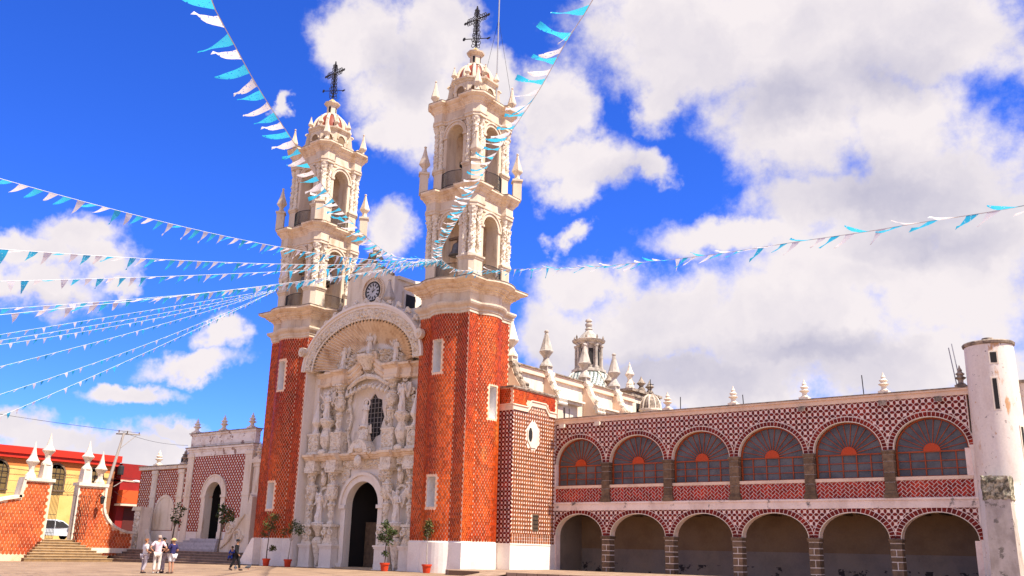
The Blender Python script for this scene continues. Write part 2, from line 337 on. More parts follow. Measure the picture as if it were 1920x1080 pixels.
REVEAL = mat('reveal_white', (.92,.89,.85), (.84,.80,.75), sc=2)
TERRA = mat('terracotta_pot', (.62,.055,.012), (.50,.04,.01), rough=.6, sc=4, bump=.1, world_pos=False)
# ================================================================ SETTING: ground
PAVE = mat('plaza_paving', (.385,.255,.165), (.30,.195,.12), rough=.9, sc=.9, contrast=(.35,.7), fine=.18, bump=.2, patch=(.30,.20,.14), pth=(.62,.70), psc=.8)
def paving_joints(m, sx=1.4, sy=1.1):
    nt = m.node_tree; N = nt.nodes; L = nt.links; b = N['Principled BSDF']
    br = N.new('ShaderNodeTexBrick'); br.inputs['Scale'].default_value = 1; br.inputs['Brick Width'].default_value = sx; br.inputs['Row Height'].default_value = sy
    br.inputs['Mortar Size'].default_value = .03; br.inputs['Color1'].default_value = (1,1,1,1); br.inputs['Color2'].default_value = (.74,.71,.70,1); br.inputs['Mortar'].default_value = (.5,.44,.4,1)
    g = N.new('ShaderNodeNewGeometry'); L.new(g.outputs['Position'], br.inputs['Vector'])
    old = b.inputs['Base Color'].links[0].from_socket
    mx = N.new('ShaderNodeMix'); mx.data_type = 'RGBA'; mx.blend_type = 'MULTIPLY'; mx.inputs[0].default_value = 1
    L.new(old, mx.inputs[6]); L.new(br.outputs['Color'], mx.inputs[7]); L.new(mx.outputs[2], b.inputs['Base Color'])
paving_joints(PAVE)
mb = MB()
xs = [-1500, -300, -120, -100, -90, -76, -72, -68, -64, -60, -56, -40, 0, 60, 300, 1500]; ys = [-1500, -300, -60, 0, 20, 30, 40, 46, 60, 150, 500, 1800]
gz = lambda x, y: -.011*min(max(0, -58 - x), 20)
mb.add([(x, y, gz(x, y)) for y in ys for x in xs], [(j*len(xs)+i, j*len(xs)+i+1, (j+1)*len(xs)+i+1, (j+1)*len(xs)+i) for j in range(len(ys)-1) for i in range(len(xs)-1)])
link('plaza_ground', mb.mesh('plaza_ground', PAVE), kind='structure')
PAVE2 = mat('terrace_paving', (.40,.27,.185), (.32,.215,.145), rough=.9, sc=1.2, fine=.18, bump=.2); paving_joints(PAVE2, .7, .7)
mb = MB()
mb.prism([(-32.6,42.6),(2,42.6),(2,54.2),(-38.2,54.2),(-38.2,43.9),(-36.9,42.7),(-34.6,42.7),(-34.6,43.6),(-32.6,43.6)], -.4, .28, 'z')
mb.add([(-34.59,43.59,.275),(-32.61,43.59,.275),(-32.61,40.8,.004),(-34.59,40.8,.004)], [(3,2,1,0)])
link('arcade_terrace_pavement', mb.mesh('arcade_terrace_pavement', PAVE2), kind='structure')

# ================================================================ BELL TOWERS
def plan(h, b=1.25, s=.55, n=10, extra=(-.42, .30)):
    R = (b*b + s*s)/(2*s); pts = [(-h, -h)]; xs = sorted(set([-b + 2*b*i/n for i in range(n+1)]) | set(extra))
    xs = [x for i, x in enumerate(xs) if i == 0 or x - xs[i-1] > .02]
    for x in xs: pts.append((x, -h - (sqrt(max(R*R - x*x, 0)) - (R - s))))
    out = []
    for k in range(4):
        T = side(k)
        out += [T(x, -y, 0)[:2] for x, y in pts]
    return out
def plan2(hc, hk, k, ch):
    """square body whose corner clusters step forward, with chamfered corners"""
    out = []
    for q in range(4):
        T = side(q)
        out += [T(u, n, 0)[:2] for u, n in ((-hk + ch, hk), (-k - .12, hk), (-k, hc), (k, hc), (k + .12, hk), (hk - ch, hk))]
    return out
def ornate_disp(seed, amp, f=3, kz=9):
    ph = random.random()*6
    def d(a, z): return amp*(sin(f*a + kz*z + ph)*sin(2*f*a - 1.7*kz*z + seed) + .5*sin(5*a + 23*z + seed*2))
    return d
def column_profile(z0, z1, r, seed=0):
    h = z1 - z0; P = [(1.25,0),(1.25,.03),(1.1,.05),(1.0,.07),(.95,.1)]
    P += [(.95, .1 + .22*i/8) for i in range(1, 8)] + [(1.08,.33),(1.12,.35),(1.0,.37)]
    P += [(.88 + .02*sin(i), .38 + .40*i/14) for i in range(1, 14)] + [(1.05,.79),(1.05,.81),(.85,.83),(1.0,.87),(1.15,.90),(1.35,.94),(1.45,.955),(1.45,1.0)]
    return [(r*a, z0 + h*b) for a, b in P]
def ornate_column(x, y, z0, z1, r, n=12, amp=.045):
    m = MB(); m.sm = False
    D = ornate_disp(random.random()*6, amp, 3, 7)
    m.lathe(column_profile(z0, z1, r), n, (x, y, 0), disp=lambda a, z: D(a, z) if z0 + .12*(z1-z0) < z < z1 - .06*(z1-z0) else 0)
    # leaf blobs of the carved vine and capital
    for i in range(18):
        t = random.uniform(.12, .97); a = random.uniform(0, 2*pi); rr_ = r*(1.0 if t < .82 else 1.25)
        m.ball((x + rr_*cos(a), y + rr_*sin(a), z0 + t*(z1-z0)), (.07, .07, random.uniform(.06, .12)), 5, 4)
    return m
def pinnacle_mb(m, c, h, r, n=8, kind=0):
    """turned finial: foot, bowl, tapering spire, knob"""
    x, y, z = c
    if kind == 0: P = [(.75,0),(.8,.04),(.55,.08),(.40,.16),(.45,.2),(.9,.30),(1.0,.34),(.95,.37),(.42,.68),(.18,.9),(.14,.92),(.24,.94),(.26,.965),(.12,.99),(.02,1)]
    elif kind == 1: P = [(.8,0),(.8,.06),(.5,.1),(.45,.18),(.5,.26),(.95,.34),(1,.37),(.6,.42),(.5,.48),(.78,.54),(.8,.57),(.45,.64),(.36,.7),(.46,.74),(.2,.86),(.06,1)]
    else: P = [(1,0),(1,.1),(.8,.13),(.85,.2),(.6,.27),(.45,.36),(.6,.44),(1,.52),(1.05,.55),(.6,.68),(.28,.84),(.04,1)]
    m.lathe([(r*a, h*b) for a, b in P], n, (x, y, z), rot=pi/n)
def balcony(m, T, u0, u1, n0, z0, z1, sag=.25):
    k = 22
    for i in range(k + 1):
        t = i/k; u = u0 + (u1-u0)*t; n = n0 + sag*sin(pi*t)
        m.tube([T(u, n, z0), T(u, n, z1)], .014, 4)
    for z in (z0 + .05, z1): m.tube([T(u0 + (u1-u0)*i/10, n0 + sag*sin(pi*i/10), z) for i in range(11)], .025, 4)
def scroll(m, T, c, r, w, turns=1.6, r_t=.3, sgn=1, start=0):
    """spiral volute as a tube in the (u,z) plane"""
    P = []; R = []
    for i in range(int(14*turns) + 1):
        t = i/(14*turns); a = start + sgn*2*pi*turns*t; q = r*(1 - .85*t)
        P.append(T(c[0] + q*cos(a), c[2], c[1] + q*sin(a))); R.append(w*(1 - .5*t))
    m.tube(P, R, 5)
CORN = [(0,0),(.05,0),(.05,.10),(.14,.16),(.14,.24),(.22,.28),(.40,.42),(.44,.44),(.44,.52),(.60,.58),(.78,.70),(.80,.72),(.80,.84)]
def bell_tower(name, X, Y, label, zs):
    Z = lambda z: z*zs
    t = thing('bell_tower', label, 'church tower', (X, Y, 0), group='twin bell towers of the church')
    h = 2.2; O = plan(h)
    # plinth
    m = MB(); m.sweep([p for p in plan(h + .06)], [(0,-.4),(0,1.86),(-.05,1.95)], cap1=True); part('plinth', m, BASE, t)
    # shaft with window recesses
    wins = [(0, -.42, .30, Z(12.8), Z(15.0)), (0, -.42, .30, 4.05, 5.95), (1, -.42, .30, Z(9.85), Z(12.0))]
    zl = sorted({1.95, Z(16.8)} | {w[3] for w in wins} | {w[4] for w in wins})
    m = MB(); n = len(O); per = n//4
    for j in range(len(zl) - 1):
        for i in range(n):
            k = (i+1) % n; a, b = O[i], O[k]; zc = (zl[j]+zl[j+1])/2; sd_ = i//per
            u = ((a[0]+b[0])/2 if sd_ in (0, 2) else (a[1]+b[1])/2)
            if any(w[0] == sd_ and w[1] < u < w[2] and w[3] < zc < w[4] for w in wins): continue
            m.add([(a[0],a[1],zl[j]),(b[0],b[1],zl[j]),(b[0],b[1],zl[j+1]),(a[0],a[1],zl[j+1])], [(0,1,2,3)])
    part('shaft', m, GROUT, t)
    for (k, u0, u1, z0, z1) in wins:
        T = side(k); m = MB(T); f_ = 2.725; d = 1.92
        m.add([(u0,f_-.04,z0),(u0,d,z0),(u0,d,z1),(u0,f_-.04,z1)], [(0,1,2,3)]); m.add([(u1,f_-.03,z0),(u1,d,z0),(u1,d,z1),(u1,f_-.03,z1)], [(3,2,1,0)])
        m.add([(u0,f_-.03,z0),(u1,f_-.03,z0),(u1,d,z0),(u0,d,z0)], [(0,1,2,3)]); m.add([(u0,f_-.03,z1),(u1,f_-.03,z1),(u1,d,z1),(u0,d,z1)], [(3,2,1,0)])
        um = (u0+u1)/2
        m.add([(u0,d,z0),(u1,d,z0),(u1,d,z1),(u0,d,z1)], [(0,1,2,3)])
        w = part('slit_window', m, REVEAL, t)
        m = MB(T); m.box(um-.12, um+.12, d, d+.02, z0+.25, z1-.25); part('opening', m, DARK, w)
    # hexagonal glazed tiles
    m = MB(); w, hp, hh = .20, .172, .228
    hexp = [(0,-hh/2),(w*.44,-hh*.24),(w*.44,hh*.24),(0,hh/2),(-w*.44,hh*.24),(-w*.44,-hh*.24)]
    for k in (0, 1, 3):
        pts = O[k*per:(k+1)*per] + [O[((k+1)*per) % n]]
        S = [0]
        for a, b in zip(pts[:-1], pts[1:]): S.append(S[-1] + math.hypot(b[0]-a[0], b[1]-a[1]))
        nu = int(S[-1]/w); nz = int((Z(16.8) - 1.97)/hp)
        for j in range(nz):
            zc = 2.06 + j*hp
            for i in range(nu):
                s_ = (i + .5 + (.5 if j % 2 else 0))*S[-1]/nu; hx_ = hexp
                if s_ > S[-1] - w*.3: s_ = .004; hx_ = [(max(c_, 0), d_) for c_, d_ in hexp[:4]] + [(0, hh*.2), (0, -hh*.2)]
                q = 0
                while S[q+1] < s_: q += 1
                a, b = pts[q], pts[q+1]; l = S[q+1]-S[q]; f_ = (s_-S[q])/l
                px, py = a[0]+(b[0]-a[0])*f_, a[1]+(b[1]-a[1])*f_; tx, ty = (b[0]-a[0])/l, (b[1]-a[1])/l; nx, ny = ty, -tx
                u = px if k in (0, 2) else py
                if any(W[0] == k and W[1]-.12 < u < W[2]+.12 and W[3]-.12 < zc < W[4]+.12 for W in wins): continue
                m.rnd = random.random()
                V = [(px+tx*c_+nx*.002, py+ty*c_+ny*.002, zc+d_) for c_, d_ in hx_] + [(px+tx*c_*.92+nx*.022, py+ty*c_*.92+ny*.022, zc+d_*.92) for c_, d_ in hx_]
                m.add(V, [(6,7,8,9,10,11)] + [(e, (e+1) % 6, 6+(e+1) % 6, 6+e) for e in range(6)])
    part('hex_tiles', m, HEX, t, kind='stuff')
    # architrave, frieze, main cornice
    m = MB(); m.sweep(O, [(0,Z(16.79)),(.06,Z(16.79)),(.06,Z(16.95)),(.12,Z(17.0)),(.12,Z(17.14)),(.2,Z(17.22)),(.30,Z(17.3)),(.36,Z(17.42)),(.36,Z(17.54)),(.02,Z(17.58)),(.02,Z(18.24))]); part('architrave', m, TW, t)
    m = MB(); m.sweep(O, [(a*1.15, Z(18.22) + b) for a, b in CORN]); part('main_cornice', m, WC, t)
    m = MB(); OO = offset(O, .30)
    for i in range(len(OO)):
        a, b = OO[i], OO[(i+1) % len(OO)]; l = math.hypot(b[0]-a[0], b[1]-a[1]); q = max(1, int(l/.16))
        for e in range(q):
            f_ = (e+.5)/q; m.obox((a[0]+(b[0]-a[0])*f_, a[1]+(b[1]-a[1])*f_, Z(18.22)+.34), (.08,.14,.13), atan2(b[1]-a[1], b[0]-a[0]))
    part('dentil_row', m, WC, t, kind='stuff')
    m = MB(); m.sweep(offset(O, .55), [(.39,Z(18.22)+.845),(.40,Z(18.22)+.90),(-.2,Z(18.22)+.98)]); part('ledge', m, WTOP, t)
    # belfry stages
    def stage(z0, zp, zc, ze, zk, hw, r_open, sp, cr, hk, big):
        inner = hw - .5
        for k in range(4):
            m = MB(side(k)); arch_wall(m, -hw + (.0 if k % 2 == 0 else .95), hw - (.0 if k % 2 == 0 else .95), z0, zk + .1, [(0, r_open, z0 + .12, sp, cr)], hw, .95); part('arched_wall', m, TW, t)
            m = MB(side(k)); arch_ring(m, 0, sp, r_open+.02, r_open+.26, cr+.02, cr+.26, hw, hw+.10, 18); arch_ring(m, 0, sp, r_open+.24, r_open+.36, cr+.24, cr+.36, hw, hw+.17, 18)
            for u in (-1, 1):
                m.box(u*(r_open+.16)-.14, u*(r_open+.16)+.14, hw, hw+.08, z0+.1, sp-.12); m.box(u*(r_open+.17)-.19, u*(r_open+.17)+.19, hw, hw+.16, sp-.12, sp+.04)
            part('archivolt', m, TW, t)
            if k > 1:
                m = MB(side(k)); m.box(-r_open-.05, r_open+.05, hw-.8, hw-.6, z0, sp+cr); pb = part('blocked_arch', m, WC, t)
                m = MB(side(k)); m.box(-.22, .12, hw-.81, hw-.79, sp-1.6, sp-1.15); part('putlog_hole', m, DARK, pb)
            m = MB(); balcony(m, side(k), -r_open-.15, r_open+.15, hw+.30, z0+.12, z0+1.25); part('balcony_railing', m, IRON, t)
            # carved infill above and beside the arch
            m = MB(side(k))
            for q in range(26):
                u = random.choice((-1, 1))*random.uniform(r_open+.25, hw-.1); z = random.uniform(sp+.1, zc)
                m.ball((u, hw+.03, z), (.09, .07, .09), 5, 4)
            part('spandrel_carving', m, WR, t, kind='stuff')
        m = MB(); m.sweep([(-hw,-hw),(hw,-hw),(hw,hw),(-hw,hw)], [(-.46,zk-.05),(-.46,zk+.05)], cap0=True); part('vault_ceiling', m, TW, t)
        for cx, cy in ((1,-1),(1,1),(-1,1),(-1,-1)):
            m = MB(); kk = hk - .42
            L_ = [(cx*(hw-.85), cy*(hk-.25)), (cx*(hk-.55), cy*(hk-.25)), (cx*(hk-.25), cy*(hk-.55)), (cx*(hk-.25), cy*(hw-.85)), (cx*(hw-.3), cy*(hw-.85)), (cx*(hw-.85), cy*(hw-.3))]
            ar = sum(L_[i][0]*L_[(i+1) % 6][1] - L_[(i+1) % 6][0]*L_[i][1] for i in range(6))
            if ar < 0: L_ = L_[::-1]
            m.sweep(L_, [(.05,z0),(.05,z0+.18),(0,z0+.24),(0,zp-.32),(.06,zp-.26),(.06,zp-.2),(.14,zp-.12),(.14,zp)]); part('pedestal', m, TW, t)
            if big:
                for (dx, dy, r) in ((hk-.52, hk-.52, .25), (hw-.55, hk-.42, .19), (hk-.42, hw-.55, .19)):
                    part('column', ornate_column(cx*dx, cy*dy, zp, zc, r), WR, t)
            else:
                for (dx, dy, r) in ((hk-.50, hk-.50, .22), (hw-.55, hk-.40, .17), (hk-.40, hw-.55, .17)):
                    part('column', ornate_column(cx*dx, cy*dy, zp, zc, r, amp=.03), WR, t)
        P2 = plan2(hw + .05, hk - .12, hw - .85, .35)
        m = MB(); m.sweep(P2, [(.0,zc),(.04,zc),(.04,zc+.18),(.09,zc+.22),(.09,zc+.34),(.02,zc+.36),(.02,ze)], cap0=True); part('entablature', m, TW, t)
        k_ = (zk - ze)/.9
        m = MB(); m.sweep(P2, [(a*.62, ze + b*k_) for a, b in CORN], cap0=True); part('cornice', m, WC, t)
        m = MB(); m.sweep(offset(P2, .3), [(.20,zk-.06*k_),(.22,zk-.01),(-.05,zk+.05)]); part('ledge', m, WTOP, t)
    s1 = [Z(v) for v in (19.15, 20.88, 24.4, 25.28, 26.1)]; s2 = [Z(v) for v in (26.12, 27.9, 31.4, 32.3, 33.15)]
    stage(*s1, 1.95, .80, Z(23.35), .85, 2.5, True)
    stage(*s2, 1.85, .76, Z(30.35), .82, 2.32, False)
    m = MB(); m.sweep([(-1.9,-1.9),(1.9,-1.9),(1.9,1.9),(-1.9,1.9)], [(0,s1[0]-.02),(0,s1[0]+.06)]); part('floor', m, TW, t)
    # obelisk pinnacles before the upper belfry and on the top cornice
    for cx, cy in ((1,-1),(1,1),(-1,1),(-1,-1)):
        m = MB(); m.obox((cx*2.42, cy*2.42, Z(26.85)), (.62,.62,1.5), pi/4); m.obox((cx*2.42, cy*2.42, Z(27.66)), (.78,.78,.14), pi/4); pinnacle_mb(m, (cx*2.42, cy*2.42, Z(27.72)), 2.2, .42, 4); part('obelisk', m, TW, t)
        m = MB(); pinnacle_mb(m, (cx*2.05, cy*2.05, Z(33.18)), 2.15, .34, 6); part('top_obelisk', m, TW, t)
        # scroll buttress from the corner to the octagon
        m = MB(lambda u, n, z: (cx*(u*.7071) - cy*n*.7071, cy*(u*.7071) + cx*n*.7071, z))
        m.prism([(1.5, Z(33.2)), (2.7, Z(33.2)), (2.62, Z(33.42)), (2.25, Z(33.55)), (1.98, Z(33.9)), (1.9, Z(34.5)), (1.75, Z(34.9)), (1.5, Z(35))], -.13, .13)
        scroll(m, lambda u, n, z: (u, n, z), (2.5, Z(33.55), 0), .24, .08); scroll(m, lambda u, n, z: (u, n, z), (1.82, Z(34.75), 0), .2, .07)
        part('scroll_buttress', m, TW, t)
    oct_ = [(1.66*cos(pi/8 + pi*i/4), 1.66*sin(pi/8 + pi*i/4)) for i in range(8)]
    m = MB(); m.sweep(oct_, [(0,Z(33.15)),(0,Z(34.75)),(.06,Z(34.78)),(.10,Z(34.88)),(.22,Z(34.96)),(.24,Z(35.08)),(-.1,Z(35.12))]); part('octagon_drum', m, TW, t)
    for i in range(8):
        a = pi*i/4 + pi/4*0; T = lambda u, n, z, a=a: (n*cos(a) - u*sin(a), n*sin(a) + u*cos(a), z)
        m = MB(T); ap = 1.66*cos(pi/8)
        m.prism([(-.36,Z(33.5)),(.36,Z(33.5))] + [(-x, z) for x, z in arch_curve(0, .36, Z(34.1), .36, 8)], ap - .3, ap + .012); o = part('drum_niche', m, ARCUP, t)
        m = MB(T); arch_ring(m, 0, Z(34.1), .36, .48, .36, .48, ap, ap + .08, 8); part('niche_frame', m, TW, o)
        m = MB(); a2 = a + pi/8; pinnacle_mb(m, (1.72*cos(a2), 1.72*sin(a2), Z(35.08)), 1.15 if i % 2 else 1.0, .24, 6); part('small_pinnacle', m, TW, t)
    zd = Z(35.1); m = MB(); m.sm = True
    m.lathe([(1.42*cos(q*pi/2/9), zd + 1.72*sin(q*pi/2/9)) for q in range(9)] + [(.25, zd + 1.71)], 24, cap=False); part('dome', m, DOMER, t)
    m = MB()
    for i in range(12):
        a = 2*pi*i/12 + .13
        m.tube([(1.45*cos(q*pi/2/8)*cos(a), 1.45*cos(q*pi/2/8)*sin(a), zd + 1.75*sin(q*pi/2/8)) for q in range(8)], [.17 - .011*q for q in range(8)], 6)
    part('dome_ribs', m, TW, t)
    zl_ = zd + 1.62; o6 = [(.42*cos(pi*i/4), .42*sin(pi*i/4)) for i in range(8)]
    m = MB(); m.sweep(o6, [(.22,zl_),(.22,zl_+.12),(0,zl_+.16),(0,zl_+.92),(.05,zl_+.94),(.10,zl_+1.0),(.24,zl_+1.1),(.26,zl_+1.2),(.08,zl_+1.26)]); ln = part('lantern', m, TW, t)
    for i in range(4):
        a = pi/8 + pi*i/2; T = lambda u, n, z, a=a: (n*cos(a) - u*sin(a), n*sin(a) + u*cos(a), z)
        m = MB(T); m.box(-.09, .09, .3, .395, zl_+.25, zl_+.82); part('lantern_slot', m, DARK, ln)
    m = MB(); m.lathe([(.46, zl_+1.24), (.42, zl_+1.36), (.22, zl_+1.52), (.14, zl_+1.62), (.04, zl_+1.7)], 8); part('lantern_cap', m, GOLD, t)
    # wrought iron cross
    zc = zl_ + 1.6; m = MB()
    m.tube([(0,0,zc),(0,0,zc+3.75)], .06, 5); m.ball((0,0,zc+2.55), .16, 6, 5); m.tube([(-1.15,0,zc+2.6),(1.15,0,zc+2.6)], .05, 5)
    Tx = lambda u, n, z: (u, n, z); Ty = lambda u, n, z: (n, u, z)
    for T in (Tx, Ty):
        for sg in (-1, 1):
            for k_, (uu, zz, r) in enumerate(((.30,.45,.26),(.34,.95,.2),(.26,1.4,.2),(.24,1.85,.17),(.24,2.25,.16),(.24,2.9,.16),(.2,3.25,.12))):
                scroll(m, T, (sg*uu, zc+zz, 0), r*1.1, .036, 1.3, sgn=sg, start=pi/2)
    for sg in (-1, 1):
        m.ball((sg*1.15,0,zc+2.6), (.16,.05,.13), 6, 4); m.ball((sg*.95,0,zc+2.6), (.08,.05,.18), 6, 4)
        for q in (.4,.65,.85): scroll(m, Tx, (sg*q, zc+2.80, 0), .15, .034, 1.2, sgn=-sg, start=-pi/2); scroll(m, Tx, (sg*q, zc+2.40, 0), .15, .034, 1.2, sgn=sg, start=pi/2)
    m.ball((0,0,zc+3.5), (.13,.05,.2), 6, 4)
    m.tube([(0,0,zc+.9),(.95,.25,zc+.75)], .035, 4); m.ball((1.0,.26,zc+.74), (.22,.05,.09), 5, 4); m.tube([(0,0,zc+.9),(-.95,-.25,zc+1.05)], .035, 4); m.ball((-1.0,-.26,zc+1.06), (.16,.05,.16), 6, 4)
    part('iron_cross', m, IRON, t)
    return t
bell_tower('bell_tower', -40.6, 47.7, 'taller-looking red-tiled white bell tower on the right, next to the tiled annex and arcade', 1.0)
bell_tower('bell_tower', -56.7, 47.7, 'red-tiled white bell tower on the left, beside the low white chapel front', 1.013)
def bell(X, Y, Z, r, label):
    t = thing('church_bell', label, 'bell', (X, Y, Z), group='bells hung in the belfries')
    m = MB(); m.sm = True; m.lathe([(r*a, r*b) for a, b in ((1,0),(.98,.06),(.82,.25),(.66,.6),(.58,1.0),(.52,1.3),(.34,1.5),(.05,1.56))], 16); part('bell_body', m, BRONZE, t)
    m = MB(); m.tube([(0,0,r*1.5),(0,0,r*2.1)], .07, 6); m.box(-r*1.2, r*1.2, -.1, .1, r*2.0, r*2.3); part('headstock', m, STONE, t)
    m = MB(); m.tube([(0,0,r*.9),(0,0,-.05)], .03, 5); m.ball((0,0,-.05), .08, 6, 5); part('clapper', m, IRON, t)
bell(-40.5, 46.4, 21.3, .62, 'dark bell hanging in the front arch of the right tower above the looping flags')
bell(-55.1, 47.4, 21.9, .6, 'grey bell hanging in the right-hand arch of the left tower')
bell(-56.9, 46.5, 21.7, .5, 'dark bell hanging in the front arch of the left tower')
# flagpole mast on the right tower
t = thing('mast', 'thin grey mast with guy wires rising from the top cornice of the right tower', 'mast', (-39.0, 48.4, 33.2))
m = MB(); m.tube([(0,0,0),(0,0,10.5)], .05, 6); part('pole', m, mat('galvanised', (.35,.36,.38), rough=.5), t)
m = MB(); m.tube([(0,0,7.5),(1.1,.6,0)], .012, 4); m.tube([(0,0,7.5),(-1.5,-.4,.2)], .012, 4); part('guy_wire', m, IRON, t)
# ================================================================ CHURCH FACADE between the towers
def relief_mb(m, T, u0, u1, z0, z1, n0, amp, res=.07, seed=0, mask=None):
    """carved scroll-work panel: height field of spirals and leaves"""
    rs = np.random.default_rng(seed); nu = max(3, int((u1-u0)/res)); nz = max(3, int((z1-z0)/res))
    U, Zz = np.meshgrid(np.linspace(u0, u1, nu+1), np.linspace(z0, z1, nz+1))
    k = max(2, int((u1-u0)*(z1-z0)/.28)); C = np.c_[rs.uniform(u0, u1, k), rs.uniform(z0, z1, k)]; S = rs.choice([-1, 1], k)
    d = np.sqrt((U[...,None]-C[:,0])**2 + (Zz[...,None]-C[:,1])**2); i = d.argmin(-1); r = d.min(-1)
    th = np.arctan2(Zz - C[i,1], U - C[i,0])
    H = .5 + .5*np.cos(S[i]*th*1.0 - 22*r) ; H *= np.clip(1.15 - r*1.6, 0.15, 1); H += .3*np.cos(5*th + 30*r)*np.clip(r*3, 0, 1)
    H = np.clip(H, 0, 1.3)*amp
    V = [T(float(U[a,b]), n0 + float(H[a,b]), float(Zz[a,b])) for a in range(nz+1) for b in range(nu+1)]
    F = []
    for a in range(nz):
        for b in range(nu):
            if mask and not mask(float(U[a,b]+U[a+1,b+1])/2, float(Zz[a,b]+Zz[a+1,b+1])/2): continue
            F.append((a*(nu+1)+b, a*(nu+1)+b+1, (a+1)*(nu+1)+b+1, (a+1)*(nu+1)+b))
    T0 = m.T; m.T = None; m.add(V, F); m.T = T0
FX, FY = -48.6, 45.5
church = thing('church_facade', 'white carved church front with a shell niche and dark arched doorway between the two towers', 'church front', (FX, FY, 0))
TF = lambda u, n, z: (u, -n, z)          # n measured outward (towards the plaza) from Y=45.5
def fp(name, m, mt, parent=church, **k): return part(name, m, mt, parent, **k)
BW = -1.3                               # depth of the back wall
m = MB(TF); arch_wall(m, -5.9, 5.9, -.2, 8.0, [(0, 1.62, -.2, 4.3, 1.65)], -1.25, .45, 18); fp('portal_wall', m, WF)
# upper wall with the star shaped window opening
star = []
for i in range(16):
    a = 2*pi*i/16 + pi/16*0; r = 1.0 if i % 2 == 0 else .84
    star.append((1.12*r*sin(a), 10.55 + 1.8*r*cos(a)))
niche = [(0,13.0),(.75,12.55),(1.62,12.65),(1.55,11.6),(1.85,10.6),(1.5,9.5),(1.75,8.35),(.9,8.2),(0,8.1),(-.9,8.2),(-1.75,8.35),(-1.5,9.5),(-1.85,10.6),(-1.55,11.6),(-1.62,12.65),(-.75,12.55)]
m = MB(TF)
outer = []
for (x, z) in niche:      # ray from window centre to the wall's rectangle
    dx, dz = x, z - 10.55; t_ = min([v for v in ((5.9/abs(dx)) if abs(dx) > 1e-6 else 1e9, ((15.2-10.55)/dz) if dz > 1e-6 else 1e9, ((7.9-10.55)/dz) if dz < -1e-6 else 1e9)]); outer.append((dx*t_, 10.55 + dz*t_))
V = [(x, BW, z) for x, z in niche] + [(x, BW, z) for x, z in outer]
m.add(V, [(i, (i+1) % 16, 16+(i+1) % 16, 16+i) for i in range(16)])
for a, b in (((-5.9,7.9),(-5.9,15.2)),): pass
for sx in (-1, 1): m.add([(sx*5.9,BW,7.9),(sx*5.9,BW,15.3),(sx*4.3,BW-.004,15.3),(sx*4.3,BW-.004,7.9)], [(0,1,2,3)])
m.box(-5.9, 5.9, BW-.6, BW-.01, 15.15, 18.2); fp('upper_wall', m, WF)
m = MB(TF); m.rings([[(x, BW, z) for x, z in niche], [(x*.92, BW-.15, 10.55+(z-10.55)*.92) for x, z in niche], [(x, BW-.38, z) for x, z in star], [(x, BW-.52, z) for x, z in star]]); wn = fp('star_window', m, WF)
m = MB(TF); m.prism(star, BW-.56, BW-.50); part('dark_glass', m, DARK, wn)
m = MB(TF)
for i in range(-2, 3): m.box(i*.36-.018, i*.36+.018, BW-.49, BW-.45, 10.55-1.6*cos(i*.5), 10.55+1.6*cos(i*.5))
for i in range(-4, 5): m.box(-.92*cos(i*.32), .92*cos(i*.32), BW-.49, BW-.45, 10.53+i*.36, 10.566+i*.36)
part('window_bars', m, mat('grey_bars', (.35,.32,.30), bump=0), wn)
# doorway surround, interior
m = MB(TF); arch_ring(m, 0, 4.3, 1.63, 2.05, 1.66, 2.1, -1.25, -1.05, 20); arch_ring(m, 0, 4.3, 2.03, 2.25, 2.08, 2.3, -1.25, -.93, 20)
for s in (-1, 1):
    m.box(s*1.84-.21, s*1.84+.21, -1.25, -1.06, 0, 4.08); m.box(s*1.9-.32, s*1.9+.32, -1.25, -.9, 4.08, 4.32); m.box(s*1.86-.27, s*1.86+.27, -1.25, -.95, 0, .35)
fp('door_surround', m, WF)
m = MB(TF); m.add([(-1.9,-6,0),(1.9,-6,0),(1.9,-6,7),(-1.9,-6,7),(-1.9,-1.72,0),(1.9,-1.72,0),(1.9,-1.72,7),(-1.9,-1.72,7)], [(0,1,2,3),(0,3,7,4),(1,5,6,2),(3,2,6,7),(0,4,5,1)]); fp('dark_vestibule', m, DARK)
m = MB(TF); m.box(-1.55, -.15, -3.2, -3.1, .1, 3.2); fp('inner_door_leaf', m, STONE)
m = MB(TF); m.box(-2.2, 2.2, -2.7, -.9, -.2, .10); m.box(-2.5, 2.5, -.9, -.55, -.2, .05); fp('door_step', m, STEPY)
